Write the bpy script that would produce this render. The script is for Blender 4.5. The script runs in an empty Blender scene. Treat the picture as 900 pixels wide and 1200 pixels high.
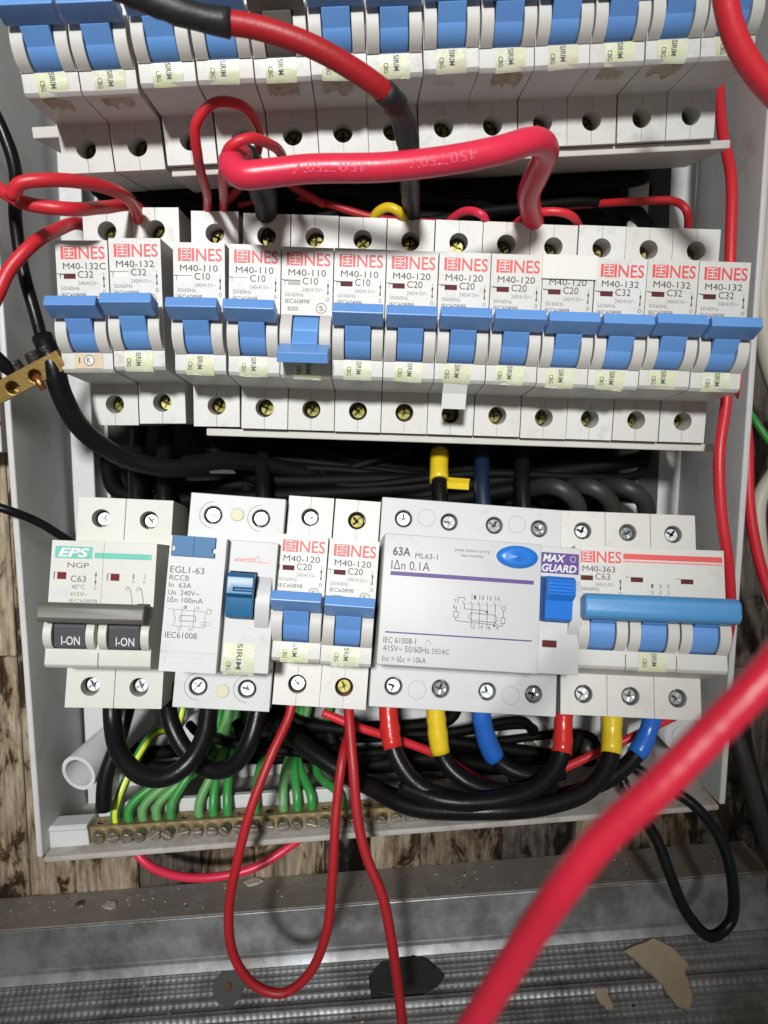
import bpy, bmesh, math, random
from mathutils import Matrix, Vector, Euler
random.seed(7)
R = math.radians
MM = 0.001
scene = bpy.context.scene
col = scene.collection

# ------------------------------------------------------------------ camera, world, light, exposure
PITCH = R(6.4); FPX = 840.0; CAMY = -340.0
cam_d = bpy.data.cameras.new('camera'); cam = bpy.data.objects.new('camera', cam_d); col.objects.link(cam)
cam.location = (0, CAMY*MM, 0); cam.rotation_euler = (math.pi/2-PITCH, 0, 0)
cam_d.sensor_fit = 'HORIZONTAL'; cam_d.sensor_width = 36; cam_d.lens = FPX*36/900
cam_d.clip_start = 0.005; cam_d.clip_end = 20
cam_d.dof.use_dof = True; cam_d.dof.focus_distance = 0.258; cam_d.dof.aperture_fstop = 22
scene.camera = cam
world = bpy.data.worlds.new('World'); scene.world = world; world.use_nodes = True
bg = world.node_tree.nodes['Background']; bg.inputs[0].default_value = (1.0, 0.93, 0.84, 1); bg.inputs[1].default_value = 0.14
lamp_d = bpy.data.lights.new('work_lamp', 'SPOT'); lamp = bpy.data.objects.new('work_lamp', lamp_d); col.objects.link(lamp)
lamp.location = (-0.16, -2.0, 0.62)
lamp.rotation_euler = (Vector((-0.085, -0.06, 0.045))-lamp.location).to_track_quat('-Z', 'Y').to_euler()
lamp_d.energy = 188; lamp_d.color = (0.985, 1.0, 0.995); lamp_d.shadow_soft_size = 0.10
lamp_d.spot_size = R(17.0); lamp_d.spot_blend = 0.5
vs = scene.view_settings; vs.view_transform = 'Standard'; vs.look = 'None'; vs.exposure = 0; vs.gamma = 1; vs.use_curve_mapping = False

# ------------------------------------------------------------------ pixel -> place (depth from the plane the thing touches)
cp, sp = math.cos(PITCH), math.sin(PITCH)
def U(u, v, Y):
    x = (u-450)/FPX; y = (600-v)/FPX
    d = (Y-CAMY)/(cp+sp*y)
    return Vector((x*d, Y, cp*y*d-sp*d))
def UZ(u, v, Z):
    x = (u-450)/FPX; y = (600-v)/FPX
    d = Z/(cp*y-sp)
    return Vector((x*d, CAMY+(cp+sp*y)*d, Z))

# ------------------------------------------------------------------ materials
MATS = {}
def mat(name, c, rough=0.5, metal=0.0, c2=None, nscale=60, namt=0.5, bump=0.0, bscale=400, spec=0.5, coat=0.0, dirt=None, dscale=90, dlo=0.58, dhi=0.75, damt=0.6, stretch=None, emit=None, rvar=0.0, sss=0.0, tint=None):
    if name in MATS: return MATS[name]
    m = bpy.data.materials.new(name); MATS[name] = m; m.use_nodes = True
    nt = m.node_tree; N = nt.nodes; L = nt.links; b = N['Principled BSDF']
    b.inputs['Base Color'].default_value = (*c, 1); b.inputs['Roughness'].default_value = rough; b.inputs['Metallic'].default_value = metal
    b.inputs['Specular IOR Level'].default_value = spec; b.inputs['Coat Weight'].default_value = coat; b.inputs['Coat Roughness'].default_value = 0.25
    if sss: b.inputs['Subsurface Weight'].default_value = sss; b.inputs['Subsurface Radius'].default_value = (0.002, 0.0015, 0.001)
    tc = N.new('ShaderNodeTexCoord'); src = tc.outputs['Object']
    geo = N.new('ShaderNodeObjectInfo')
    va = N.new('ShaderNodeVectorMath'); va.operation = 'ADD'
    sc = N.new('ShaderNodeVectorMath'); sc.operation = 'SCALE'; sc.inputs[0].default_value = (1.3, 2.1, 0.7)
    L.new(geo.outputs['Random'], sc.inputs['Scale']); L.new(src, va.inputs[0]); L.new(sc.outputs[0], va.inputs[1]); src = va.outputs[0]
    if stretch:
        mp = N.new('ShaderNodeMapping'); mp.inputs['Scale'].default_value = stretch; L.new(src, mp.inputs[0]); src = mp.outputs[0]
    colsock = None
    def noise(s, det=4, ro=0.6):
        n = N.new('ShaderNodeTexNoise'); n.inputs['Scale'].default_value = s; n.inputs['Detail'].default_value = det; n.inputs['Roughness'].default_value = ro
        L.new(src, n.inputs['Vector']); return n
    def mix(a, bb, f):
        x = N.new('ShaderNodeMix'); x.data_type = 'RGBA'
        L.new(f, x.inputs[0])
        if isinstance(a, tuple): x.inputs[6].default_value = (*a, 1)
        else: L.new(a, x.inputs[6])
        x.inputs[7].default_value = (*bb, 1); return x.outputs[2]
    def ramp(sock, lo, hi, top=1.0):
        r = N.new('ShaderNodeMapRange'); r.inputs[1].default_value = lo; r.inputs[2].default_value = hi; r.inputs[4].default_value = top
        L.new(sock, r.inputs[0]); return r.outputs[0]
    if c2 is not None:
        n = noise(nscale); colsock = mix(c, c2, ramp(n.outputs['Fac'], 0.35, 0.7, namt))
    if dirt is not None:
        n = noise(dscale, 6, 0.7); colsock = mix(colsock if colsock else c, dirt, ramp(n.outputs['Fac'], dlo, dhi, damt))
    if tint is not None:
        r_ = N.new('ShaderNodeMath'); r_.operation = 'MULTIPLY'; r_.inputs[1].default_value = 0.75; L.new(geo.outputs['Random'], r_.inputs[0]); colsock = mix(colsock if colsock else c, tint, r_.outputs[0])
    if colsock: L.new(colsock, b.inputs['Base Color'])
    if rvar:
        n = noise(nscale*2); r = N.new('ShaderNodeMapRange'); r.inputs[3].default_value = rough-rvar; r.inputs[4].default_value = rough+rvar
        L.new(n.outputs['Fac'], r.inputs[0]); L.new(r.outputs[0], b.inputs['Roughness'])
    if bump:
        n = noise(bscale, 3); bp = N.new('ShaderNodeBump'); bp.inputs['Strength'].default_value = bump; bp.inputs['Distance'].default_value = 0.0004
        L.new(n.outputs['Fac'], bp.inputs['Height']); L.new(bp.outputs[0], b.inputs['Normal'])
    return m
WHITE = mat('breaker_plastic', (0.66, 0.655, 0.64), 0.42, c2=(0.60, 0.59, 0.565), nscale=45, dirt=(0.31, 0.25, 0.17), dscale=140, dlo=0.53, dhi=0.78, damt=0.6, bump=0.12, bscale=900, tint=(0.60, 0.575, 0.52))
WHITE2 = mat('clean_white_plastic', (0.60, 0.605, 0.60), 0.46, c2=(0.55, 0.555, 0.545), nscale=40, dirt=(0.36, 0.31, 0.24), dscale=120, dlo=0.58, dhi=0.82, damt=0.5, bump=0.1, bscale=900)
CREAM = mat('cream_plastic', (0.60, 0.595, 0.545), 0.48, c2=(0.55, 0.535, 0.47), nscale=45, dirt=(0.40, 0.34, 0.25), dscale=120, dlo=0.64, dhi=0.85, damt=0.4, bump=0.12, bscale=900)
CHEEK = mat('cheek_plastic', (0.60, 0.58, 0.545), 0.5, c2=(0.54, 0.52, 0.48), nscale=60, bump=0.1, bscale=900)
BLUE = mat('blue_toggle', (0.135, 0.33, 0.70), 0.34, dirt=(0.22, 0.36, 0.58), dscale=200, dlo=0.55, dhi=0.8, damt=0.6, tint=(0.12, 0.27, 0.62), c2=(0.12, 0.29, 0.62), nscale=80, bump=0.08, bscale=700)
BLUE3 = mat('light_blue_handle', (0.085, 0.30, 0.60), 0.42, c2=(0.07, 0.25, 0.52), nscale=80, bump=0.15, bscale=600)
BLUER = mat('bright_blue_plastic', (0.02, 0.19, 0.66), 0.32, c2=(0.02, 0.16, 0.56), nscale=80)
TEALB = mat('teal_blue_plastic', (0.015, 0.13, 0.30), 0.35, c2=(0.015, 0.11, 0.25), nscale=80)
STEELB = mat('steel_blue_button', (0.045, 0.16, 0.34), 0.5, spec=0.3)
GREYT = mat('grey_toggle', (0.13, 0.125, 0.105), 0.45, c2=(0.10, 0.095, 0.08), nscale=90)
ROCK = mat('dark_grey_rocker', (0.07, 0.072, 0.08), 0.4)
RED = mat('red_insulation', (0.62, 0.022, 0.035), 0.40, c2=(0.50, 0.02, 0.03), nscale=70, dirt=(0.25, 0.03, 0.03), dscale=160, dlo=0.62, dhi=0.85, damt=0.5, bump=0.2, bscale=700)
DRED = mat('dark_red_insulation', (0.42, 0.012, 0.018), 0.45, c2=(0.30, 0.01, 0.015), nscale=70, dirt=(0.16, 0.03, 0.025), dscale=120, damt=0.6, bump=0.25, bscale=700)
PINK = mat('pink_red_insulation', (0.74, 0.03, 0.075), 0.34, c2=(0.64, 0.025, 0.06), nscale=60, bump=0.15, bscale=600)
BLACK = mat('black_insulation', (0.004, 0.004, 0.0045), 0.33, spec=0.3, c2=(0.009, 0.009, 0.009), nscale=80, dirt=(0.06, 0.055, 0.05), dscale=110, dlo=0.62, dhi=0.9, damt=0.4, bump=0.25, bscale=500)
TAPEK = mat('black_tape', (0.014, 0.014, 0.015), 0.5, bump=0.8, bscale=250, c2=(0.03, 0.03, 0.03))
TAPER = mat('red_tape', (0.60, 0.025, 0.02), 0.25, bump=0.6, bscale=220, c2=(0.45, 0.02, 0.02))
TAPEY = mat('yellow_tape', (0.78, 0.56, 0.02), 0.28, bump=0.6, bscale=220, c2=(0.6, 0.42, 0.02))
TAPEB = mat('blue_tape', (0.02, 0.15, 0.60), 0.28, bump=0.6, bscale=220, c2=(0.02, 0.10, 0.45))
YEL = mat('yellow_insulation', (0.72, 0.50, 0.01), 0.35, c2=(0.6, 0.4, 0.01))
GREEN = mat('green_insulation', (0.03, 0.24, 0.045), 0.38, c2=(0.05, 0.26, 0.06), nscale=70, dirt=(0.25, 0.36, 0.22), dscale=120, damt=0.6)
LGREEN = mat('dusty_green_insulation', (0.12, 0.30, 0.10), 0.45, c2=(0.10, 0.32, 0.09), nscale=70, dirt=(0.4, 0.45, 0.36), dscale=120, damt=0.6)
GYSTRIPE = mat('yellow_stripe', (0.66, 0.66, 0.03), 0.38)
PACKED = mat('matt_black_insulation', (0.0035, 0.0033, 0.003), 0.6, spec=0.12)
BROWNW = mat('dusty_dark_insulation', (0.022, 0.02, 0.018), 0.5, c2=(0.05, 0.045, 0.04), nscale=60)
CREAMW = mat('cream_insulation', (0.55, 0.51, 0.43), 0.5, c2=(0.45, 0.41, 0.34))
ZINC = mat('zinc_screw', (0.62, 0.64, 0.66), 0.28, 1.0, c2=(0.35, 0.36, 0.36), nscale=500, rvar=0.1)
BRASSS = mat('yellow_zinc_screw', (0.20, 0.175, 0.06), 0.42, 1.0, c2=(0.08, 0.08, 0.025), nscale=500, rvar=0.1)
DULL = mat('dull_metal', (0.45, 0.42, 0.37), 0.45, 1.0, c2=(0.18, 0.15, 0.11), nscale=300, bump=0.5, bscale=900)
BRASS = mat('tarnished_brass', (0.36, 0.245, 0.08), 0.5, 0.85, c2=(0.22, 0.14, 0.05), nscale=120, dirt=(0.16, 0.10, 0.05), dscale=200, damt=0.8, bump=0.3, bscale=800)
BRASSD = mat('dull_brass', (0.40, 0.31, 0.17), 0.5, 0.8, c2=(0.30, 0.22, 0.13), nscale=120, dirt=(0.22, 0.17, 0.12), dscale=200, damt=0.8, bump=0.3, bscale=800)
COPPER = mat('copper_strands', (0.55, 0.23, 0.10), 0.4, 1.0, bump=0.6, bscale=900)
BOXM = mat('grey_enclosure_plastic', (0.60, 0.605, 0.60), 0.45, c2=(0.52, 0.525, 0.51), nscale=25, dirt=(0.20, 0.175, 0.14), dscale=60, dlo=0.55, dhi=0.8, damt=0.5, bump=0.2, bscale=500)
BOXF = mat('dusty_enclosure_floor', (0.46, 0.44, 0.41), 0.6, c2=(0.38, 0.34, 0.29), nscale=40, dirt=(0.25, 0.19, 0.14), dscale=90, dlo=0.5, dhi=0.7, damt=0.75, bump=0.6, bscale=500)
RAILM = mat('painted_rail', (0.58, 0.56, 0.52), 0.5, c2=(0.48, 0.45, 0.40), nscale=50)
STEEL = mat('galvanised_rail', (0.45, 0.46, 0.47), 0.4, 1.0, c2=(0.3, 0.3, 0.3), nscale=120, rvar=0.1)
PIPE = mat('white_conduit', (0.66, 0.66, 0.66), 0.45, dirt=(0.45, 0.38, 0.32), dscale=90, dlo=0.5, dhi=0.75, damt=0.6)
STICK = mat('pale_yellow_sticker', (0.70, 0.72, 0.42), 0.30, c2=(0.62, 0.66, 0.60), nscale=220, tint=(0.60, 0.58, 0.42), dirt=(0.80, 0.82, 0.80), dscale=260, dlo=0.5, dhi=0.62, damt=0.7, bump=0.5, bscale=300)
STICKD = mat('dirty_torn_sticker', (0.52, 0.44, 0.34), 0.7, c2=(0.40, 0.34, 0.20), nscale=250, dirt=(0.10, 0.08, 0.03), dscale=300, dlo=0.5, dhi=0.7, damt=0.8, bump=0.6, bscale=400)
PAPER = mat('white_paper', (0.74, 0.74, 0.72), 0.7, bump=0.3, bscale=300)
INK = mat('grey_ink', (0.09, 0.09, 0.10), 0.6)
INKD = mat('dark_ink', (0.05, 0.05, 0.055), 0.6)
INKL = mat('faint_ink', (0.22, 0.22, 0.23), 0.6)
INKR = mat('red_ink', (0.70, 0.075, 0.075), 0.5)
INKW = mat('white_ink', (0.72, 0.72, 0.70), 0.5)
INKP = mat('purple_ink', (0.11, 0.055, 0.24), 0.5)
INKT = mat('teal_ink', (0.08, 0.45, 0.35), 0.5)
INKRP = mat('pale_red_ink', (0.80, 0.20, 0.22), 0.5)
INKPK = mat('pink_cable_ink', (0.78, 0.10, 0.17), 0.5)
HOLO = mat('grey_hologram', (0.50, 0.50, 0.52), 0.4, c2=(0.62, 0.62, 0.66), nscale=800)
INDR = mat('dark_red_indicator', (0.10, 0.018, 0.015), 0.6, spec=0.2)
INDG = mat('dark_green_indicator', (0.06, 0.075, 0.045), 0.35)
INDW = mat('white_indicator', (0.7, 0.7, 0.68), 0.3)  # plain white fill for some indicator windows
GLUE = mat('yellowed_seal', (0.62, 0.60, 0.42), 0.5)
DARK = mat('dark_recess', (0.015, 0.014, 0.013), 0.8)

# ------------------------------------------------------------------ mesh builder
class MB:
    def __init__(s): s.v = []; s.f = []; s.m = []; s.mats = []; s.sm = []
    def mi(s, m):
        if m not in s.mats: s.mats.append(m)
        return s.mats.index(m)
    def add(s, vs, fs, m, smooth=False):
        o = len(s.v); s.v += [tuple(v) for v in vs]; k = s.mi(m)
        for f in fs: s.f.append(tuple(i+o for i in f)); s.m.append(k); s.sm.append(smooth)
    def prism(s, prof, x0, x1, m):
        n = len(prof); a = sum(prof[i][0]*prof[(i+1) % n][1]-prof[(i+1) % n][0]*prof[i][1] for i in range(n))
        if a < 0: prof = prof[::-1]
        vs = [(x0, y, z) for y, z in prof]+[(x1, y, z) for y, z in prof]
        fs = [tuple(range(n))[::-1], tuple(range(n, 2*n))]+[(i, (i+1) % n, (i+1) % n+n, i+n) for i in range(n)]
        s.add(vs, fs, m)
    def box(s, x0, x1, y0, y1, z0, z1, m):
        s.prism([(y0, z0), (y1, z0), (y1, z1), (y0, z1)], x0, x1, m)
    def hexa(s, P, m):
        s.add(P, [(0, 3, 2, 1), (4, 5, 6, 7), (0, 1, 5, 4), (1, 2, 6, 5), (2, 3, 7, 6), (3, 0, 4, 7)], m)
    def cyl(s, c, ax, r, h, m, n=24, r2=None, smooth=True):
        ax = Vector(ax).normalized(); t = ax.orthogonal().normalized(); b = ax.cross(t); c = Vector(c); r2 = r if r2 is None else r2
        vs = [c+(t*math.cos(2*math.pi*i/n)+b*math.sin(2*math.pi*i/n))*r for i in range(n)]+[c+ax*h+(t*math.cos(2*math.pi*i/n)+b*math.sin(2*math.pi*i/n))*r2 for i in range(n)]
        s.add(vs, [(i, (i+1) % n, (i+1) % n+n, i+n) for i in range(n)], m, smooth)
        o = len(s.v)-2*n; k = s.mi(m)
        s.f += [tuple(range(o, o+n))[::-1], tuple(range(o+n, o+2*n))]; s.m += [k, k]; s.sm += [False, False]
    def rect(s, x0, x1, z0, z1, y, m):
        s.add([(x0, y, z0), (x1, y, z0), (x1, y, z1), (x0, y, z1)], [(0, 1, 2, 3)], m)
    def line(s, x0, z0, x1, z1, w, y, m):
        d = Vector((x1-x0, z1-z0)); n = Vector((-d.y, d.x)).normalized()*w/2
        s.add([(x0-n.x, y, z0-n.y), (x1-n.x, y, z1-n.y), (x1+n.x, y, z1+n.y), (x0+n.x, y, z0+n.y)], [(0, 1, 2, 3)], m)
    def ring(s, cx, cz, rx, rz, w, y, m, n=28, a0=0, a1=2*math.pi):
        P = [(cx+rx*math.cos(a0+(a1-a0)*i/n), cz+rz*math.sin(a0+(a1-a0)*i/n)) for i in range(n+1)]
        for i in range(n): s.line(*P[i], *P[i+1], w, y, m)
    def disc(s, cx, cz, rx, rz, y, m, n=28):
        s.add([(cx+rx*math.cos(2*math.pi*i/n), y, cz+rz*math.sin(2*math.pi*i/n)) for i in range(n)], [tuple(range(n))], m)
    def text(s, t, x0, x1, z0, z1, y, m, bold=0.0, shear=0.0, down=False):
        V, F = glyphs(t, bold, shear)
        if down: vs = [(x0+v*(x1-x0), y, z1-u*(z1-z0)) for u, v in V]
        else: vs = [(x0+u*(x1-x0), y, z0+v*(z1-z0)) for u, v in V]
        s.add(vs, F, m)
    def mesh(s, name='mesh'):
        me = bpy.data.meshes.new(name); me.from_pydata([(x*MM, y*MM, z*MM) for x, y, z in s.v], [], s.f)
        for m in s.mats: me.materials.append(m)
        me.polygons.foreach_set('material_index', s.m); me.polygons.foreach_set('use_smooth', s.sm); me.update(); return me
    def build(s, name, parent=None): return link(name, s.mesh(name), parent)
_gl = {}
def glyphs(t, bold, shear):
    k = (t, bold, shear)
    if k in _gl: return _gl[k]
    cu = bpy.data.curves.new('t', 'FONT'); cu.body = t; cu.resolution_u = 3; cu.offset = bold; cu.shear = shear
    o = bpy.data.objects.new('t', cu); me = bpy.data.meshes.new_from_object(o)
    V = [(v.co.x, v.co.y) for v in me.vertices]; F = [tuple(p.vertices) for p in me.polygons]
    a = min(v[0] for v in V); b = max(v[0] for v in V); c = min(v[1] for v in V); d = max(v[1] for v in V)
    _gl[k] = ([((x-a)/(b-a), (y-c)/max(d-c, 1e-6)) for x, y in V], F)
    bpy.data.objects.remove(o); bpy.data.curves.remove(cu); bpy.data.meshes.remove(me)
    return _gl[k]
def link(name, me, parent=None):
    o = bpy.data.objects.new(name, me); col.objects.link(o)
    if parent: o.parent = parent
    return o
def tag(o, label, cat, group=None, kind=None):
    if label: o['label'] = label
    if cat: o['category'] = cat
    if group: o['group'] = group
    if kind: o['kind'] = kind
    return o
def empty(name, M=None):
    o = bpy.data.objects.new(name, None); col.objects.link(o); o.empty_display_size = 0.01
    if M is not None: o.matrix_world = M
    return o
def finish(mb, cutters=None, bevel=0.35, seg=2, ang=35):
    """boolean cuts + bevelled edges, evaluated to a plain mesh"""
    me = mb.mesh(); o = link('tmp', me); tmp = [o]
    if cutters:
        c = link('tmpc', cutters.mesh()); tmp.append(c)
        b = o.modifiers.new('b', 'BOOLEAN'); b.operation = 'DIFFERENCE'; b.object = c; b.solver = 'EXACT'; b.use_self = True
    if bevel:
        v = o.modifiers.new('v', 'BEVEL'); v.width = bevel*MM; v.segments = seg; v.limit_method = 'ANGLE'; v.angle_limit = R(ang)
    bpy.context.view_layer.update(); dg = bpy.context.evaluated_depsgraph_get()
    out = bpy.data.meshes.new_from_object(o.evaluated_get(dg))
    out.polygons.foreach_set('use_smooth', [True]*len(out.polygons)); out.set_sharp_from_angle(angle=R(16))
    for t in tmp:
        m = t.data; bpy.data.objects.remove(t)
    return out
def rowM(loc, eul): return Matrix.Translation(Vector(loc)*MM) @ Euler([R(a) for a in eul], 'XYZ').to_matrix().to_4x4()
def T(x, y=0, z=0): return Matrix.Translation(Vector((x, y, z))*MM)

# tubes -------------------------------------------------------------------------------------
def spline(pts, step=2.0, marks=None):
    P = [Vector(p) for p in pts]; P = [P[0]*2-P[1]]+P+[P[-1]*2-P[-2]]; out = []
    for i in range(1, len(P)-2):
        p0, p1, p2, p3 = P[i-1:i+3]; n = max(3, int((p2-p1).length/step))
        if marks is not None: marks.append(len(out))
        t0 = 0; t1 = t0+max((p1-p0).length, 1e-3)**.5; t2 = t1+max((p2-p1).length, 1e-3)**.5; t3 = t2+max((p3-p2).length, 1e-3)**.5
        for j in range(n):
            t = t1+(t2-t1)*j/n
            A1 = p0*((t1-t)/(t1-t0))+p1*((t-t0)/(t1-t0)); A2 = p1*((t2-t)/(t2-t1))+p2*((t-t1)/(t2-t1)); A3 = p2*((t3-t)/(t3-t2))+p3*((t-t2)/(t3-t2))
            B1 = A1*((t2-t)/(t2-t0))+A2*((t-t0)/(t2-t0)); B2 = A2*((t3-t)/(t3-t1))+A3*((t-t1)/(t3-t1))
            out.append(B1*((t2-t)/(t2-t1))+B2*((t-t1)/(t2-t1)))
    out.append(P[-2]); return out
def frames(C):
    n = len(C); tg = [(C[min(i+1, n-1)]-C[max(i-1, 0)]).normalized() for i in range(n)]
    u = tg[0].orthogonal().normalized(); fr = []
    for t in tg:
        u = (u-t*u.dot(t)).normalized(); fr.append((t, u, t.cross(u)))
    return fr
def tube_mesh(C, r, m, n=14, wob=0.0, org=None):
    mb = MB(); fr = frames(C); vs = []
    for c, (t, u, b) in zip(C, fr):
        rr = r*(1+random.uniform(-wob, wob))
        for k in range(n):
            a = 2*math.pi*k/n; vs.append(c+(u*math.cos(a)+b*math.sin(a))*rr-org)
    L = len(C)
    fs = [(i*n+k, i*n+(k+1) % n, (i+1)*n+(k+1) % n, (i+1)*n+k) for i in range(L-1) for k in range(n)]
    mb.add(vs, fs, m, True)
    o = 0; k = mb.mi(m); mb.f += [tuple(range(n))[::-1], tuple(range((L-1)*n, L*n))]; mb.m += [k, k]; mb.sm += [False, False]
    return mb
def cable(name, label, pts, dia, m, cat='cable', group=None, tapes=(), raw=False, parent=None, bare=None):
    P = [Vector(p) for p in pts] if raw else [U(*p) for p in pts]
    mk = []; C = spline(P, max(1.2, dia*0.35), mk); mk.append(len(C)-1); org = C[0]
    def at(f_): i_ = min(int(f_), len(mk)-2); return int(mk[i_]+(mk[i_+1]-mk[i_])*(f_-i_))
    o = tube_mesh(C, dia/2, m, org=org).build(name, parent); o.location = org*MM
    if not parent: tag(o, label, cat, group)
    n = len(C)
    for (a, b, tm, tn) in tapes:
        S = C[at(a):at(b)+1]
        if len(S) > 2:
            p = tube_mesh(S, dia/2+0.45, tm, wob=0.075, org=org).build(tn, o)
    return o, C

# ------------------------------------------------------------------ setting: enclosure, wall, ledge
WALLY = 4.0
RIM = -57.0
BL, BR = U(50, 1005, RIM), U(843, 943, RIM); TL, TR = U(-40, -250, RIM), U(925, -250, RIM)
box = empty('distribution_box', Matrix.Translation(((BL+BR)/2)*MM)); B0 = (BL+BR)/2
tag(box, 'grey plastic distribution board enclosure open at the front', 'enclosure')
def wallhexa(name, A, B, inward, t, m, y0=RIM, y1=0.0, draft=-2.0):
    # A, B rim points; wall runs back to y1; inward unit vector
    n = inward*t; mb = MB(); d = -inward*draft
    q = lambda p, y: Vector((p.x, y, p.z))-B0
    mb.hexa([q(A, y0)-n, q(B, y0)-n, q(B, y0), q(A, y0), q(A, y1)-n+d, q(B, y1)-n+d, q(B, y1)+d, q(A, y1)+d], m)
    o = link(name, finish(mb, None, 0.8, 3), box); return o
up = Vector((0, 0, 1)); rt = Vector((1, 0, 0))
wallhexa('side_wall', BL, TL, rt, 2.6, BOXM); wallhexa('side_wall', BR, TR, -rt, 2.6, BOXM)
bd = (BR-BL).normalized(); bn = Vector((-bd.z, 0, bd.x))
wallhexa('bottom_wall', BL+bd*0.02, BR-bd*0.02, bn, 2.6, BOXF); wallhexa('top_wall', TL, TR, -up, 2.6, BOXM)
mb = MB()
q = lambda p, y, dx, dz: Vector((p.x+dx, y, p.z+dz))-B0
mb.hexa([q(BL, -2.2, -1, -1), q(BR, -2.2, 1, -1), q(TR, -2.2, 1, 1), q(TL, -2.2, -1, 1), q(BL, 0.3, -1, -1), q(BR, 0.3, 1, -1), q(TR, 0.3, 1, 1), q(TL, 0.3, -1, 1)], BOXM)
mb.build('back_panel', box)
for u, w in ((742, 9), (90, 10)):      # vertical support ribs
    p = U(u, 400, -16); mb = MB(); x = p.x-B0.x; mb.box(x-w/2, x+w/2, -16-B0.y, -2-B0.y, -205-B0.z+20, 190-B0.z, BOXM); link('support_rib', finish(mb, None, 0.6), box)
GAP_SHADE = mat('gap_shade_dark', (0.03, 0.029, 0.028), 0.6, c2=(0.05, 0.045, 0.04), nscale=60)  # dark colour stands in for the deep shade between the rows
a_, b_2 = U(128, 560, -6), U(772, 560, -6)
mb = MB(); mb.box(a_.x-B0.x, b_2.x-B0.x, -6-B0.y, -2.3-B0.y, -118-B0.z, 200-B0.z, GAP_SHADE); link('gap_shade_sheet', finish(mb, None, 0.6), box)  # added dark sheet over the pale back panel, darkens the gaps between rows
# corner pillar, boss
def boss(u, v, y0, y1, r, screw=False):
    p = U(u, v, y0); mb = MB(); c = Vector((p.x, y0, p.z))-B0
    mb.cyl(c, (0, 1, 0), r, y1-y0, WHITE2, 28, r*1.08)
    mb.cyl(c+Vector((0, -0.9, 0)), (0, 1, 0), r*0.62, 1.2, WHITE2, 28)
    if screw: mb.cyl(c+Vector((0, -1.7, 0)), (0, 1, 0), r*0.3, 1.2, DULL, 16)
    return mb.build('screw_boss', box)
boss(800, 862, -34, -2, 8); boss(795, 905, -30, -2, 5); boss(236, 868, -14, -2, 11, True); boss(620, 875, -16, -2, 12, True)

# wood wall made of old vertical planks
def wood(name, a, b, c):
    m = bpy.data.materials.new(name); m.use_nodes = True; nt = m.node_tree; N = nt.nodes; L = nt.links; bs = N['Principled BSDF']
    bs.inputs['Roughness'].default_value = 0.85; bs.inputs['Specular IOR Level'].default_value = 0.2
    tc = N.new('ShaderNodeTexCoord'); oi = N.new('ShaderNodeObjectInfo'); sc = N.new('ShaderNodeVectorMath'); sc.operation = 'SCALE'; sc.inputs[0].default_value = (3, 1, 5); L.new(oi.outputs['Random'], sc.inputs['Scale'])
    ad = N.new('ShaderNodeVectorMath'); ad.operation = 'ADD'; L.new(tc.outputs['Object'], ad.inputs[0]); L.new(sc.outputs[0], ad.inputs[1])
    def nz(st, scale, det, ro, dist=0.0):
        mp = N.new('ShaderNodeMapping'); mp.inputs['Scale'].default_value = (1, 1, st); L.new(ad.outputs[0], mp.inputs[0])
        n_ = N.new('ShaderNodeTexNoise'); n_.inputs['Scale'].default_value = scale; n_.inputs['Detail'].default_value = det; n_.inputs['Roughness'].default_value = ro; n_.inputs['Distortion'].default_value = dist; L.new(mp.outputs[0], n_.inputs['Vector']); return n_
    patch = nz(0.45, 75, 10, 0.72, 0.6); grain = nz(0.10, 520, 5, 0.6); big = nz(0.6, 16, 3, 0.5)
    su = N.new('ShaderNodeMath'); su.operation = 'MULTIPLY_ADD'; su.inputs[1].default_value = 0.55; L.new(big.outputs['Fac'], su.inputs[0]); L.new(patch.outputs['Fac'], su.inputs[2])
    cr = N.new('ShaderNodeValToRGB'); L.new(su.outputs[0], cr.inputs[0]); e = cr.color_ramp.elements
    e[0].position = 0.64; e[0].color = (*[x*.45 for x in a], 1); e[1].position = 0.92; e[1].color = (*c, 1)
    for p_, c_ in ((0.70, a), (0.735, b), (0.80, tuple(.5*(x+y) for x, y in zip(b, c)))): k = e.new(p_); k.color = (*c_, 1)
    mr = N.new('ShaderNodeMapRange'); mr.inputs[1].default_value = 0.35; mr.inputs[2].default_value = 0.7; mr.inputs[3].default_value = 0.45; mr.inputs[4].default_value = 1.2; L.new(grain.outputs['Fac'], mr.inputs[0])
    mu = N.new('ShaderNodeVectorMath'); mu.operation = 'SCALE'; L.new(cr.outputs[0], mu.inputs[0]); L.new(mr.outputs[0], mu.inputs['Scale']); L.new(mu.outputs[0], bs.inputs['Base Color'])
    bp = N.new('ShaderNodeBump'); bp.inputs['Strength'].default_value = 1.0; bp.inputs['Distance'].default_value = 0.003; L.new(patch.outputs['Fac'], bp.inputs['Height'])
    bp2 = N.new('ShaderNodeBump'); bp2.inputs['Strength'].default_value = 0.6; bp2.inputs['Distance'].default_value = 0.0006; L.new(grain.outputs['Fac'], bp2.inputs['Height']); L.new(bp.outputs[0], bp2.inputs['Normal']); L.new(bp2.outputs[0], bs.inputs['Normal'])
    return m
WOODS = [wood('peeling_tan_wood', (0.09, 0.055, 0.032), (0.36, 0.27, 0.17), (0.55, 0.46, 0.34)), wood('dark_weathered_wood', (0.02, 0.016, 0.014), (0.075, 0.062, 0.053), (0.19, 0.16, 0.13)), wood('brown_wood', (0.04, 0.025, 0.016), (0.16, 0.115, 0.075), (0.34, 0.27, 0.19))]
wall = MB(); wall.box(-330, 330, 10.5, 16, -420, 330, DARK); wall = wall.build('wall'); tag(wall, None, None, kind='structure')
x = -235; i = 0
pat = [1, 0, 0, 0, 1, 2, 0, 1, 0, 2, 1, 0, 2, 1, 2, 0, 1, 2, 1, 1]
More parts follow.
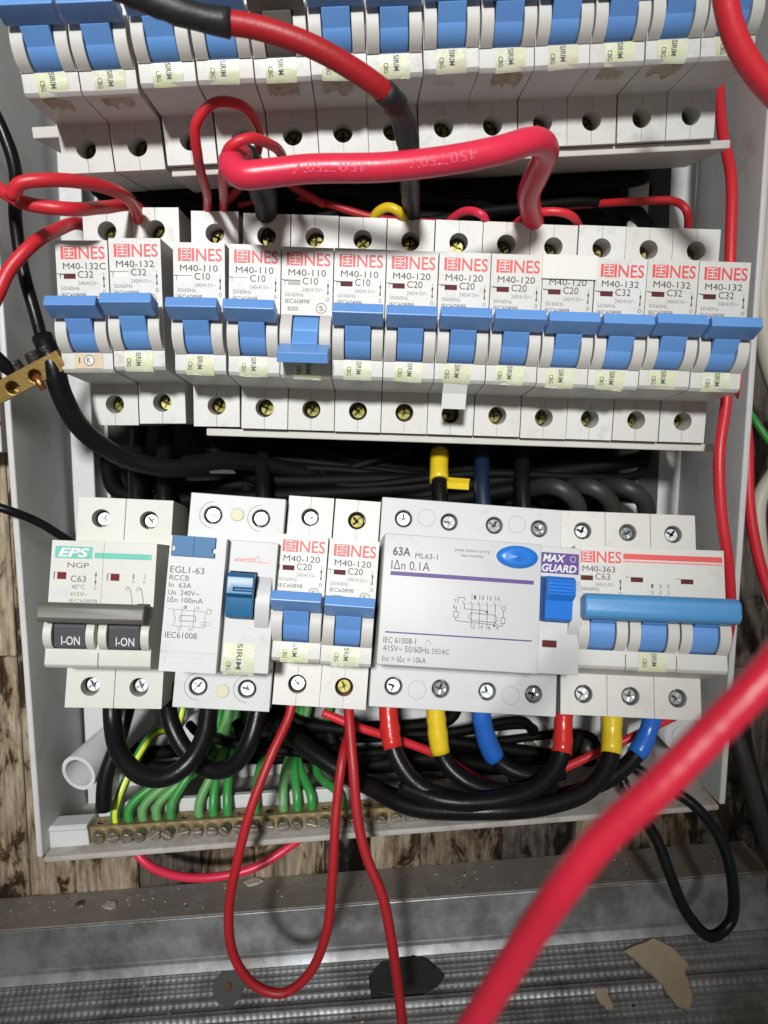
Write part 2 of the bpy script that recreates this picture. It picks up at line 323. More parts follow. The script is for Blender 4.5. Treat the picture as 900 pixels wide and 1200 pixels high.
while x < 235:
    w = random.uniform(22, 46); d = random.uniform(-0.8, 0.8)
    for (z0, z1) in ((-300, random.uniform(-140, -60)), (0, 300)):
        if z0 == 0: z0 = zs+0.4
        zs = z1
        mb = MB(); mb.box(-w/2+0.25, w/2-0.25, WALLY+d-WALLY, 10.5-WALLY, z0, z1, WOODS[pat[i % len(pat)]])
        o = link('plank', finish(mb, None, 0.5, 1), wall); o.location = Vector((x+w/2, WALLY, 0))*MM
        i += (1 if z0 > -300 else 0)
    x += w

# steel ledge under the box (sheet-metal track)
def metal_sheet(name, dims):
    m = bpy.data.materials.new(name); m.use_nodes = True; nt = m.node_tree; N = nt.nodes; L = nt.links; b = N['Principled BSDF']
    b.inputs['Metallic'].default_value = 1.0; b.inputs['Base Color'].default_value = (0.6, 0.61, 0.62, 1)
    tc = N.new('ShaderNodeTexCoord'); mp = N.new('ShaderNodeMapping'); mp.inputs['Scale'].default_value = (0.25, 1, 1); L.new(tc.outputs['Object'], mp.inputs[0])
    n = N.new('ShaderNodeTexNoise'); n.inputs['Scale'].default_value = 60; n.inputs['Detail'].default_value = 6; L.new(mp.outputs[0], n.inputs['Vector'])
    r = N.new('ShaderNodeMapRange'); r.inputs[3].default_value = 0.32; r.inputs[4].default_value = 0.6; L.new(n.outputs['Fac'], r.inputs[0]); L.new(r.outputs[0], b.inputs['Roughness'])
    n2 = N.new('ShaderNodeTexNoise'); n2.inputs['Scale'].default_value = 35; n2.inputs['Detail'].default_value = 8; n2.inputs['Roughness'].default_value = 0.7; L.new(tc.outputs['Object'], n2.inputs['Vector'])
    mr = N.new('ShaderNodeMapRange'); mr.inputs[1].default_value = 0.42; mr.inputs[2].default_value = 0.62; mr.inputs[4].default_value = 0.65; L.new(n2.outputs['Fac'], mr.inputs[0])
    mx = N.new('ShaderNodeMix'); mx.data_type = 'RGBA'; L.new(mr.outputs[0], mx.inputs[0]); mx.inputs[6].default_value = (0.36, 0.37, 0.38, 1) if dims else (0.38, 0.395, 0.415, 1); mx.inputs[7].default_value = (0.10, 0.085, 0.07, 1); L.new(mx.outputs[2], b.inputs['Base Color'])
    bp = N.new('ShaderNodeBump'); bp.inputs['Strength'].default_value = 0.6; bp.inputs['Distance'].default_value = 0.0006
    if dims:
        v = N.new('ShaderNodeTexVoronoi'); v.inputs['Scale'].default_value = 330; v.inputs['Randomness'].default_value = 0.0; L.new(tc.outputs['Object'], v.inputs['Vector'])
        L.new(v.outputs['Distance'], bp.inputs['Height']); bp.inputs['Strength'].default_value = 0.9
    else: L.new(n2.outputs['Fac'], bp.inputs['Height']); bp.inputs['Strength'].default_value = 0.25
    L.new(bp.outputs[0], b.inputs['Normal']); return m
MSH, MDIM = metal_sheet('galvanised_sheet', False), metal_sheet('dimpled_galvanised_sheet', True)
DUSTY = mat('dusty_steel', (0.30, 0.275, 0.25), 0.7, 0.25, c2=(0.22, 0.18, 0.15), nscale=60, dirt=(0.42, 0.38, 0.34), dscale=130, dlo=0.5, dhi=0.7, damt=0.7, bump=0.7, bscale=500)
LA = UZ(0, 1053, U(0, 1053, WALLY-1).z); LZ0 = LA.z
pr = U(862, 986, WALLY-1); slope = math.atan2(pr.z-LZ0, pr.x-LA.x)
LM = Matrix.Translation(Vector((LA.x, 0, LZ0))*MM) @ Matrix.Rotation(-slope, 4, 'Y')
ledge = empty('steel_track', LM); tag(ledge, 'dusty galvanised steel track ledge running below the distribution box', 'steel track')
Ltot = (pr-LA).length
mb = MB(); mb.box(-60, Ltot+4, -22, 3.2, -0.9, 0, DUSTY); link('top_flange', finish(mb, None, 0.3), ledge)
mb = MB(); mb.prism([(-21.7, -0.95), (-22.3, -0.95), (-25.0, -18), (-26.2, -19.2), (-25.4, -20), (-29.0, -24.2), (-27, -24.2)], -60, Ltot+2, MSH); link('web', finish(mb, None, 0.25), ledge)
mb = MB()
prof = [(-28, -24)] + [(y-6.5, z) for y, z in [(-23.5, -24.4), (-34, -24.4), (-35, -22.9), (-36.5, -22.9), (-37.5, -24.5), (-50, -24.8), (-51, -23.6), (-52, -23.6), (-53, -25), (-110, -26)]]
prof = [(y, z+(y+28)*0.8) for y, z in prof]
prof2 = prof+[(y, z-1) for y, z in prof[::-1]]
mb.prism(prof2, -60, Ltot+30, MDIM); link('dimpled_flange', finish(mb, None, 0.2), ledge)

# ------------------------------------------------------------------ device building blocks
SC = {}
def screw_mesh(m):
    if m.name in SC: return SC[m.name]
    mb = MB(); mb.cyl((0, 0, 0), (0, 1, 0), 2.85, 3, m, 22); mb.cyl((0, -0.45, 0), (0, 1, 0), 2.4, 0.5, m, 22, 2.85)
    c = MB(); c.box(-2.1, 2.1, -2, 0.9, -0.42, 0.42, DARK); c.box(-0.42, 0.42, -2, 0.9, -2.1, 2.1, DARK)
    SC[m.name] = finish(mb, c, 0.12, 1); return SC[m.name]
def put_screws(parent, xs, zs, m, depth=3.2, jit=True):
    for x in xs:
        for z in zs:
            o = link('screw', screw_mesh(m), parent); o.location = Vector((x, depth, z))*MM; o.rotation_euler = (random.uniform(-.08, .08), random.uniform(0, 3.14), random.uniform(-.08, .08))
def arc(cy, cz, r, z0, z1, n=14):
    out = []
    for i in range(n+1):
        z = z0+(z1-z0)*i/n; out.append((cy-math.sqrt(max(r*r-(z-cz)**2, 0)), z))
    return out
def cheek_mesh(w, z0=-15.0, z1=0.0, face=-25.0, sag=4.5, back=-13.0, m=None):
    h = (z1-z0)/2; r = (h*h+sag*sag)/(2*sag); cy = face-sag+r
    mb = MB(); mb.prism([(back, z0)]+arc(cy, (z0+z1)/2, r, z0, z1)+[(back, z1)], 0, w, m or CHEEK); return finish(mb, None, 0.25, 2)
def mcb_profile(face=-25.0, bot=-22.0):
    return [(44, 40), (0, 40), (0, 22.5), (face, 22.5), (face, -15), (face+0.5, -15), (face+0.5, bot+1.5), (face+1.8, bot+0.3), (0, -24.3), (0, -40), (44, -40)]
def toggle_mesh(down, m, x0=4.6, x1=13.4, p0=0.5, p1=17.5):
    f = (lambda P: [(y, -15-z) for y, z in P]) if down else (lambda P: P)
    mb = MB(); mb.prism([(-21+7.6*math.cos(a), -7.5+7.6*math.sin(a)) for a in [2*math.pi*k/32 for k in range(32)]], x0, x1, m)
    mb.prism(f([(-22, 0.6), (-28.6, 0.0), (-31.6, -4.4), (-30.2, -6.6), (-28.2, -9.4), (-21, -7.5)]), x0+0.02, x1-0.02, m)
    mb.prism(f([(-28.4, 0.2), (-36.2, 2.4), (-37.6, -0.9), (-31.6, -4.4), (-29.8, -3.4)]), p0, p1, m)
    return finish(mb, None, 0.3, 2, 25)
HOLE_R = 3.5
def single_body(m=WHITE):
    mb = MB(); mb.prism(mcb_profile(), 0.15, 17.85, m)
    c = MB()
    for z in (32, -32): c.cyl((9, -5, z), (0, 1, 0), HOLE_R, 18, m, 26)
    c.box(4.3, 13.7, -40, -12.5, -15.0, -0.3, m)
    c.box(1.2, 6.6, -30, -24.2, 9.8, 11.5, m)
    c.box(8.93, 9.07, -1, 0.5, 23.8, 50, m); c.box(8.93, 9.07, -1, 0.5, -50, -25.4, m)
    return finish(mb, c, 0.3, 2)
BODY1 = single_body()
CHK = cheek_mesh(4.0)
TOG_UP, TOG_DN = toggle_mesh(False, BLUE), toggle_mesh(True, BLUE)
TOG_GREY = toggle_mesh(False, GREYT)
def logo(mb, x, y, top, k=1.0):
    z1, z0 = top-1.9, top-6.2; h = z1-z0
    mb.rect(x, x+0.95, z0, z1, y, INKR)
    bx0, bx1 = x+1.25, x+4.4
    mb.rect(bx0, bx1, z0, z1, y, INKR)
    for j, (a, b) in enumerate(((0.35, 3.15), (0, 2.6), (0.5, 3.15), (0.0, 2.7))):
        zz = z0+h*(0.14+0.235*j); mb.rect(bx0+a, bx0+b, zz, zz+0.33, y-0.02, INKW)
    mb.rect(bx0+1.5, bx0+1.8, z0+0.6, z1-0.5, y-0.02, INKW)
    mb.rect(x+4.65, x+5.5, z0, z1, y, INKR)
    mb.text('NES', x+6.1, x+15.0, z0, z1, y, INKR, 0.012)
PR = {}
def print_mesh(model, rating, extra=False, logo_only=False):
    k = (model, rating, extra, logo_only)
    if k in PR: return PR[k]
    mb = MB(); y = -25.07; t = 22.5
    logo(mb, 1.9, y, t)
    if not logo_only:
        tx = lambda s, x0, x1, v0, v1, m=INK, b=0.0: mb.text(s, x0, x1, t-v1, t-v0, y, m, b)
        tx(model, 2.5, 15.4 if len(model) < 8 else 17, 7.4, 9.6, INKD); tx(rating, 7.4, 12.7, 10.1, 12.4, INKD)
        tx('240/415V~', 7.4, 14.6, 13.5, 14.8, INKL); tx('50/60Hz', 1.5, 7.8, 15.2, 16.5, INKL); tx('IEC60898', 1.5, 9.9, 17.4, 18.8, INK)
        mb.line(0.3, t-11.0, 1.3, t-11.0, 0.35, y, INKL)
        mb.line(16.2, t-11.8, 16.2, t-15.6, 0.28, y, INKD); mb.rect(15.9, 16.5, t-13.0, t-12.2, y-.01, INKD); mb.rect(15.95, 16.45, t-15.4, t-14.6, y-.01, INKD)
        tx('I', 16.1, 16.3, 10.6, 11.4, INKL); mb.ring(16.2, t-17.2, 0.4, 0.6, 0.2, y, INKL, 14)
        mb.ring(14, t-20.2, 1.7, 1.7, 0.22, y, INK); tx('S', 13.3, 14.7, 19.3, 21.1, INK)
        mb.ring(4.2, t-20.6, 2.4, 0.75, 0.16, y, INKL, 4, math.pi/4, math.pi*2.25); tx('6000', 2.6, 6.0, 20.0, 21.1, INKL)
    PR[k] = mb.mesh('lettering'); return PR[k]
STV = []
def sticker_meshes(seed, long=False, w=9.8, h0=-15.3, face=-24.5, lip=-20.5, m=None):
    rnd = random.Random(seed); n = 10; mb = MB()
    rows = [(face-0.12, h0), (face-0.14, (h0+lip)/2), (face-0.12, lip), (face+1.2, lip-1.35)]
    if long: rows += [(face+5, lip-2.0), (face+11, lip-2.6)]
    else: rows += [(face+2.6, lip-1.9)]
    vs = []
    for j, (yy, zz) in enumerate(rows):
        for i in range(n+1):
            x = w*i/n; dy = dz = 0
            if j == len(rows)-1:
                dy = rnd.uniform(-3.5 if long else -2.2, 2.0 if long else 0.1)
                yy2 = yy+dy; zt = lip-1.3-(yy2-(face+1.2))*0.125; vs.append((x, yy2, zt-0.14)); continue
            vs.append((x, yy+rnd.uniform(-.05, .0), zz))
    fs = [(j*(n+1)+i, (j+1)*(n+1)+i, (j+1)*(n+1)+i+1, j*(n+1)+i+1) for j in range(len(rows)-1) for i in range(n)]
    for f in fs:
        pass
    mb.add(vs, [f[::-1] for f in fs[:n*3]], m or STICK, True)
    mb.add(vs, [f[::-1] for f in fs[n*3:]], STICKD if long else PAPER, True)
    tx = MB(); y = face-0.25; a = rnd.uniform(0.6, 1.4)
    tx.text('CBG', a, a+1.5, lip+0.1, lip+0.1+3.0, y, INKD, 0.006, down=True)
    tx.text('SIRIM', a+3.2, a+5.0, lip+0.6, h0-0.05, y, INK, 0.01, down=True)
    return mb.mesh('sticker'), tx.mesh('lettering')
for s in range(6): STV.append((sticker_meshes(s), sticker_meshes(s+20, True)))

def single(M, label, model, rating, down=False, tog=None, ind=INDR, scr=BRASSS, sv=0, long=False, extra=False, group=None, logo_only=False, sticker=True, sdepth=6.8, name='circuit_breaker'):
    M = M @ T(0, random.uniform(-.35, .35), 0) @ Euler((R(random.uniform(-.5, .5)), R(random.uniform(-.25, .25)), 0)).to_matrix().to_4x4()
    e = empty(name, M); tag(e, label, 'circuit breaker', group)
    link('body', BODY1, e)
    for x in (0.3, 13.7): o = link('toggle_cheek', CHK, e); o.location.x = x*MM
    link('toggle', tog or (TOG_DN if down else TOG_UP), e)
    link('lettering', print_mesh(model, rating, extra, logo_only), e)
    mb = MB(); mb.box(2.4 if ind is not INDW else 1.3, 6.55, -24.6, -24.0, 9.85, 11.45, ind); mb.build('indicator', e)
    put_screws(e, [9], (32, -32), scr, sdepth)
    if sticker:
        a, b = STV[sv % 6][1 if long else 0]
        s = link('sticker', a, e); s.location.x = (4.1+random.uniform(-.6, .6))*MM; s.location.z = random.uniform(-.3, .3)*MM; s.rotation_euler = (0, random.uniform(-.05, .05), 0)
        l = link('lettering', b, s)
    return e

# ------------------------------------------------------------------ rows
ROW1 = rowM((-115.21, -78.67, 131.93), (9.46, -3.43, 1.84))
ROW2 = rowM((-107.98, -61.76, 42.88), (0.16, 1.83, 0.57))
ORD = ['end', 'second', 'third', 'fourth', 'fifth', 'sixth', 'seventh', 'eighth', 'ninth', 'tenth', 'eleventh', 'twelfth', 'last']
def rail(M, label, x0, x1, tray=True, t0=36):
    e = empty('mounting_rail', M); tag(e, label, 'mounting rail')
    mb = MB(); mb.prism([(44.2, -17.5), (45.2, -17.5), (45.2, -12.5), (51.5, -12.5), (51.5, 12.5), (45.2, 12.5), (45.2, 17.5), (44.2, 17.5), (44.2, 11.5), (50.5, 11.5), (50.5, -11.5), (44.2, -11.5)], x0, x1, STEEL); link('rail', finish(mb, None, 0.2, 1), e)
    if tray:
        mb = MB(); mb.box(t0, x1-2, 3, 40, -43.2, -40.2, RAILM); link('tray', finish(mb, None, 0.4), e)
    return e
rail(ROW1, 'metal rail with beige tray carrying the top row of breakers', -8, 244, True, 36)
rail(ROW2, 'metal rail with white tray carrying the middle row of breakers', -18, 242, True, 40)
mb = MB(); mb.box(-14, 2, 10, 40, -27, -23, RAILM); o = link('rail_bracket', finish(mb, None, 0.5)); o.matrix_world = ROW1
tag(o, 'pale bracket beside the end breaker of the top row', 'bracket')
for i in range(13):
    t = GREYT if i == 4 else BLUE
    lab = f'{ORD[i]} breaker from the brass link in the top row, {"grey" if i == 4 else "blue"} toggle'
    dx = -1.2 if i < 2 else (-0.4 if i == 2 else 0)
    z = 1.0 if i in (0, 1) else 0
    single(ROW1 @ T(18*i+dx, 0, -z), lab, '', '', tog=TOG_GREY if i == 4 else TOG_UP, sdepth=10, sv=i, long=(i in (0, 1, 4, 8, 10, 11, 5)), group='top row breakers', logo_only=True, scr=BRASSS)
R2 = [('M40-132C', 'C32'), ('M40-132', 'C32')]+[('M40-110', 'C10')]*4+[('M40-120', 'C20')]*4+[('M40-132', 'C32')]*3
IND2 = [INDR, INDW, INDW, INDW, INDG, INDR, INDR, INDR, INDR, INDR, INDR, INDR, INDR]
for i, (mo, ra) in enumerate(R2):
    M = ROW2
    if i < 2: M = ROW2 @ T(18*i-4.4, -0.5, 0.6-1.2*(1-i)) @ Matrix.Rotation(R(-2.0), 4, 'Y')
    elif i == 2: M = ROW2 @ T(18*i-1.0, 0, 0.3) @ Matrix.Rotation(R(-0.8), 4, 'Y')
    else: M = ROW2 @ T(18*i, 0, random.uniform(-.2, .2))
    ex = ' switched off' if i == 4 else (' with blank paper over its logo' if i == 9 else '')
    e = single(M, f'{ORD[i]} breaker from the brass link, middle row, {mo} {ra}{ex}'.replace('breaker', 'breaker'), mo, ra, down=(i == 4), ind=IND2[i], sv=i+2, sdepth=(7.6 if i < 8 else 9.6), group='middle row breakers', sticker=(i != 0))
    if i == 0:
        mb = MB(); mb.box(4.6, 14.4, -24.75, -24.4, -20.4, -15.2, mat('peach_sticker', (0.62, 0.47, 0.33), 0.5, c2=(0.7, 0.6, 0.35), nscale=300))
        s = link('sticker', finish(mb, None, 0.1), e); tx = MB(); tx.disc(9.8, -17.6, 1.7, 1.7, -24.8, INKW); tx.ring(9.8, -17.6, 1.7, 1.7, .25, -24.83, INKD); tx.text('K', 9.0, 10.3, -18.5, -16.6, -24.84, INKD, .01); tx.text('I', 6.2, 6.6, -18.5, -16.6, -24.82, INKD, .01); tx.build('lettering', s)
    if i == 9:
        mb = MB(); mb.box(-0.4, 18.6, -26.0, -25.1, 14.9, 23.0, mat('ivory_paper', (0.74, 0.72, 0.66), 0.6)); link('paper_label', finish(mb, None, 0.15), e)
    if i == 7:
        mb = MB(); mb.prism([(-22.5, -21.6), (-23.2, -21.8), (-20.5, -25.2), (-18.6, -30.6), (-18.3, -30.5), (-20.0, -24.8)], 3.6, 12.2, PAPER); o = link('loose_paper_tag', mb.mesh(), e)

# ---- EPS two-pole breaker
def multi_body(w, n, slots, inds, m, face=-25.0, holes=None, prof=None, holer=HOLE_R, seams=True, hd=14):
    mb = MB(); mb.prism(prof or mcb_profile(face), 0.15, w-0.15, m); c = MB()
    for x in (holes or [18*i+9 for i in range(n)]):
        for z in (32, -32): c.cyl((x, -5, z), (0, 1, 0), holer, hd, m, 26)
    for (x0, x1, z0, z1) in slots: c.box(x0, x1, -40, face+12, z0, z1, m)
    for (x0, x1, z0, z1) in inds: c.box(x0, x1, -40, face+0.8, z0, z1, m)
    if seams:
        for k in range(1, n):
            c.box(18*k-.12, 18*k+.12, -1, 0.7, 23.8, 50, m); c.box(18*k-.12, 18*k+.12, -50, 0.7, -50, -16.2, m)
    return finish(mb, c, 0.3, 2)
M = rowM((-119.25, -72.14, -64.16), (-10.43, 3.09, 5.35))
e = empty('double_breaker', M); tag(e, 'cream two pole breaker with teal EPS mark and grey bar toggle', 'circuit breaker')
link('body', multi_body(36, 2, [(3.2, 14.4, -15, -4), (21.4, 32.6, -15, -4)], [(1.4, 5.6, 9.0, 11.4), (19.4, 23.6, 9.0, 11.4)], CREAM), e)
ck = cheek_mesh(2.9, -15, -3.5, sag=4.0, m=CREAM)
for x in (0.3, 14.4, 18.5, 32.7): o = link('toggle_cheek', ck, e); o.location.x = x*MM
for x0 in (3.5, 21.7):
    mb = MB(); mb.prism([(-13, -14.8), (-26.5, -14.4), (-28.0, -7.2), (-27.0, -4.5), (-13, -4)], x0, x0+10.6, ROCK); rk = link('rocker', finish(mb, None, 0.4), e)
    mb = MB(); V, F = glyphs('I-ON', 0.01, 0)
    mb.add([(x0+2.6+u*6.2, -26.62-1.5*((-13.4+v*3.0+14.4)/7.2), -13.4+v*3.0) for u, v in V], F, INKW); mb.build('lettering', rk)
mb = MB(); mb.prism([(-26, 0.6), (-34.5, 1.6), (-36, 0.2), (-36.4, -3.6), (-35, -5.2), (-28, -5.0)], 0.4, 35.2, GREYT); link('bar_toggle', finish(mb, None, 0.6, 3), e)
mb = MB(); mb.prism([(-24, 1.5), (-28, 0.4), (-28, -4.8), (-20, -4.6)], 30.5, 34.6, DARK); mb.build('toggle_pivot', e)
mb = MB(); y = -25.07; t = 22.5
mb.rect(1.4, 13.9, t-6.2, t-2.0, y, INKT); mb.text('EPS', 2.4, 12.9, t-5.7, t-2.5, y-.03, INKW, 0.03, 0.25); mb.rect(14.7, 34.2, t-5.9, t-3.9, y, INKT)
mb.text('NGP', 5.8, 13, t-9.4, t-7.6, y, INK); mb.text('C63', 7.2, 12.3, t-14.3, t-12.1, y, INK); mb.text('40°C', 7.6, 12.3, t-16.8, t-15.1, y, INKL); mb.text('415V~', 7.2, 13.2, t-19.2, t-17.8, y, INKL); mb.text('IEC60898', 7.2, 16.6, t-21.4, t-20.2, y, INKL)
mb.rect(0.8, 6.4, t-19.5, t-16.6, y, HOLO)
mb.line(15.6, t-10.5, 15.6, t-15.5, .22, y, INKL); mb.rect(15.3, 15.9, t-12.2, t-11.2, y-.01, INK); mb.rect(15.3, 15.9, t-14.6, t-13.7, y-.01, INK); mb.ring(15.6, t-16.4, .35, .5, .15, y, INKL, 12)
for k, x in enumerate((28.4, 32.2)):
    mb.text('1' if k == 0 else '3', x-.3, x+.3, t-12.6, t-11, y, INKL); mb.ring(x, t-13.6, .35, .35, .15, y, INKL, 12); mb.line(x, t-20, x-.9, t-16.0, .2, y, INK); mb.line(x-2.0, t-15.6, x-.9, t-15.9, .2, y, INK); mb.line(x, t-20, x, t-22.3, .2, y, INK); mb.ring(x-2, t-16.2, .5, .5, .15, y, INKL, 12)
mb.line(17.8, t-0.3, 17.8, t-22, 0.12, y, INKL)
mb.build('lettering', e)
for x in (1.5, 19.5): mb = MB(); mb.box(x+1.0, x+4.05, -24.7, -24.1, 9.1, 11.3, mat('red_indicator', (0.16, 0.008, 0.012), 0.6, spec=0.2)); mb.build('indicator', e)
put_screws(e, (9, 27), (32, -32), ZINC, 5.0)

# ---- EGL residual-current breaker
def flatprof(face): return [(44, 40), (0, 40), (0, 22.5), (face, 22.5), (face, -22.5), (0, -23.6), (0, -40), (44, -40)]
M = rowM((-75.78, -77.24, -61.95), (-10.67, 4.69, 3.86))
e = empty('residual_current_breaker', M); tag(e, 'white EGL1-63 residual current breaker with steel blue test button', 'circuit breaker')
body = multi_body(36, 2, [(20.3, 29.6, -4.0, 11.8)], [], WHITE2, -24, prof=flatprof(-24), holer=3.4, seams=False); link('body', body, e)
mb = MB(); mb.box(0.3, 19.0, -29.5, -23.9, -22.5, 22.5, WHITE2); c = MB(); c.box(1.0, 15.6, -35, -28.6, 15.6, 30, WHITE2); c.box(-1, 20, -35, -29.1, -16.2, -15.9, WHITE2); c.box(2.0, 17.0, -35, -29.2, -19.4, -17.6, WHITE2)
link('cover', finish(mb, c, 0.35, 2), e)
mb = MB(); mb.box(1.3, 15.3, -29.9, -28.5, 15.8, 22.6, STEELB); c = MB(); c.cyl((1.3, -40, 18.2), (0, 1, 0), .9, 15, STEELB, 16); c.cyl((15.3, -40, 18.2), (0, 1, 0), .9, 15, STEELB, 16); c.box(8.25, 8.35, -35, -29.6, 16, 23, STEELB)
link('test_button', finish(mb, c, 0.2), e)
o = link('toggle_cheek', cheek_mesh(5.0, -7, 10.5, -24, 3.2, m=WHITE2), e); o.location.x = 29.8*MM
mb = MB(); mb.prism([(-14, 11.4), (-31, 11.4), (-33, 10.2), (-33, 4.4), (-30.4, 3.4), (-29.8, -3.0), (-28, -3.8), (-14, -3.8)], 20.5, 29.4, TEALB); c = MB()
for z in (6.3,): c.box(23, 40, -40, -32.3, z-.7, z+.2, TEALB)
link('toggle', finish(mb, c, 0.4), e)
mb = MB(); y = -29.57; t = 22.5
mb.text('EGL1-63', 1.2, 12.4, t-12.4, t-10.2, y, INK); mb.text('RCCB', 1.2, 7.6, t-14.9, t-13.1, y, INK); mb.text('In  63A', 1.2, 8.6, t-17.3, t-15.6, y, INK); mb.text('Un  240V~', 1.2, 11.3, t-19.8, t-18.1, y, INK); mb.text('IΔn 100mA', 1.2, 12.8, t-22.2, t-20.4, y, INK); mb.text('IEC61008', 1.4, 11.8, t-34, t-32, y, INK)
def lines(P, w=0.16, m=INKL):
    for (x0, v0, x1, v1) in P: mb.line(x0, t-v0, x1, t-v1, w, y, m)
lines([(6.3, 23.5, 6.3, 31), (10.3, 23.5, 10.3, 31), (1.5, 24.5, 14.5, 24.8), (4.2, 26.5, 4.2, 29.2), (3.5, 30, 14, 30), (14, 25, 14, 30), (12.5, 28.3, 16, 28.3), (12.5, 29.2, 16, 29.2), (14.5, 23.6, 16, 24.6), (3.6, 24.6, 3.6, 26.5), (3.6, 29.2, 3.6, 30)])
mb.ring(8.3, t-27.3, 3.6, 1.3, .18, y, INK, 4, math.pi/4, math.pi*2.25); mb.ring(15.2, t-24.7, .8, .8, .15, y, INKL, 14); mb.rect(3.3, 4.0, t-28.9, t-26.7, y, HOLO)
for k, (s, x) in enumerate((('1', 6.9), ('N', 10.9))): mb.text(s, x, x+.8, t-24.2, t-23.1, y, INKL)
for k, (s, x) in enumerate((('2', 5.2), ('N', 9.0))): mb.text(s, x, x+.8, t-31.4, t-30.4, y, INKL)
mb.build('lettering', e)
mb = MB(); y = -24.07
for k in range(7): mb.line(21.3+1.05*k, t-6.9+random.uniform(-.2, .5), 22.2+1.05*k, t-5.9+random.uniform(-.7, .5), .42, y, INKRP)
mb.line(21.3, t-7.0, 33.5, t-7.2, .25, y, INKRP); mb.line(28, t-6, 29.4, t-5.1, .25, y, INKRP); mb.line(29.4, t-5.1, 30, t-6.7, .25, y, INKRP); mb.rect(33.6, 34.0, t-6.3, t-5.9, y, INKRP)
mb.build('red_script_logo', e)
sa, sb = sticker_meshes(77, False, 10.5, -12.6, -24.0, -22.0)
s = link('sticker', sa, e); s.location.x = 20.4*MM; link('lettering', sb, s)
put_screws(e, (9, 27), (32, -32), ZINC, 1.2)
for z in (32.8, -33.2): mb = MB(); mb.cyl((18, -0.5, z), (0, 1, 0), 2.6, 1.5, GLUE, 20, 2.6); link('seal', finish(mb, None, 0.4), e)
mb = MB()
for xx in (9, 27):
    for z in (32, -32): mb = MB(); mb.ring(xx, z, 5.0, 5.0, .22, -0.05, INKL, 20, math.pi*.5, math.pi*1.5); mb.build('moulded_ring', e)

# ---- two INES singles of the bottom row
MI = rowM((-39.9, -69.1, -63.67), (-13.48, 4.29, 1.29))
single(MI, 'bottom row M40-120 breaker next to the EGL1-63 device', 'M40-120', 'C20', scr=ZINC, sdepth=3.6, sv=4, extra=True, group='bottom row single breakers')
single(MI @ T(18.05), 'bottom row M40-120 breaker next to the wide MAX GUARD device', 'M40-120', 'C20', scr=BRASSS, sdepth=3.6, sv=5, extra=True, group='bottom row single breakers')

# ---- MAX GUARD four-pole
M = rowM((-3.3, -70.35, -63.98), (-14.46, 4.6, 3.08))
e = empty('four_pole_residual_breaker', M); tag(e, 'wide white four pole residual current breaker with purple MAX GUARD label', 'circuit breaker')
link('body', multi_body(72, 4, [(57.2, 67.2, -4.2, 11.5)], [(58.6, 63.8, -13.3, -10.9)], WHITE2, -24, prof=flatprof(-24), seams=False, holer=3.4), e)
mb = MB(); mb.box(0.2, 56.2, -28, -23.9, -22.6, 22.6, WHITE2); link('cover', finish(mb, None, 0.5, 3), e)
mb = MB(); n = 40
vs = [(47.2+7.3*k*math.cos(2*math.pi*i/n), yy, 17.4+3.9*k*math.sin(2*math.pi*i/n)) for k, yy in ((1, -27.9), (1, -29.4), (.96, -29.9), (.6, -30.2), (.02, -30.3)) for i in range(n)]
mb.add(vs, [(j*n+(i+1) % n, j*n+i, (j+1)*n+i, (j+1)*n+(i+1) % n) for j in range(4) for i in range(n)]+[tuple(range(4*n, 5*n))], BLUER, True); mb.build('test_button', e)
o = link('toggle_cheek', cheek_mesh(4.4, -8.5, 10.5, -24, 3.4, m=WHITE2), e); o.location.x = 67.4*MM
mb = MB(); mb.prism([(-14, 11.3), (-31.5, 11.3), (-33.6, 10.0), (-33.8, 5.0), (-30.6, 3.0), (-30.2, -3.2), (-28.6, -4.1), (-14, -4.1)], 57.4, 67.0, BLUER); c = MB()
for k in range(4): c.box(50, 80, -40, -33.2, 5.6+1.2*k, 5.9+1.2*k, BLUER)
link('toggle', finish(mb, c, 0.35), e)
mb = MB(); mb.box(58.7, 63.7, -23.6, -23.0, -13.2, -11.0, INDR); mb.build('indicator', e)
mb = MB(); y = -28.07; t = 22.5
def tx(s, x0, x1, v0, v1, m=INK, b=0.0, sh=0.0): mb.text(s, x0, x1, t-v1, t-v0, y, m, b, sh)
tx('63A', 3.4, 9.6, 4.4, 7.5, INK, 0.02); tx('ML63-1', 11.3, 19.2, 6.1, 8.0, INK); tx('IΔn 0.1A', 3.1, 16.6, 9.0, 12.3, INK)
mb.rect(3.0, 53.6, t-14.4, t-13.0, y, INKP); mb.rect(2.4, 53.6, t-34.2, t-33.7, y, INKP)
tx('press button to trip', 25.2, 37.6, 3.4, 4.8, INK); tx('test monthly', 27.4, 35.4, 5.2, 6.6, INK)
tx('IEC 61008-1', 2.0, 13.2, 35.6, 37.6, INK); tx('415V~ 50/60Hz', 2.0, 18.0, 38.3, 40.4, INK); tx('AC', 22.2, 25, 38.6, 40.4, INK); mb.ring(20.4, t-39.5, 1.9, 1.1, .18, y, INK, 4, math.pi/4, 2.25*math.pi); tx('~', 19.6, 21.2, 39.2, 39.8, INK); tx('Inc = IΔc = 10kA', 2.0, 17, 41.8, 43.8, INK)
lines([(16.2, 37.4, 17.3, 35.7), (17.3, 35.7, 18.0, 36.4), (18.0, 36.4, 18.4, 37.6)], .15)
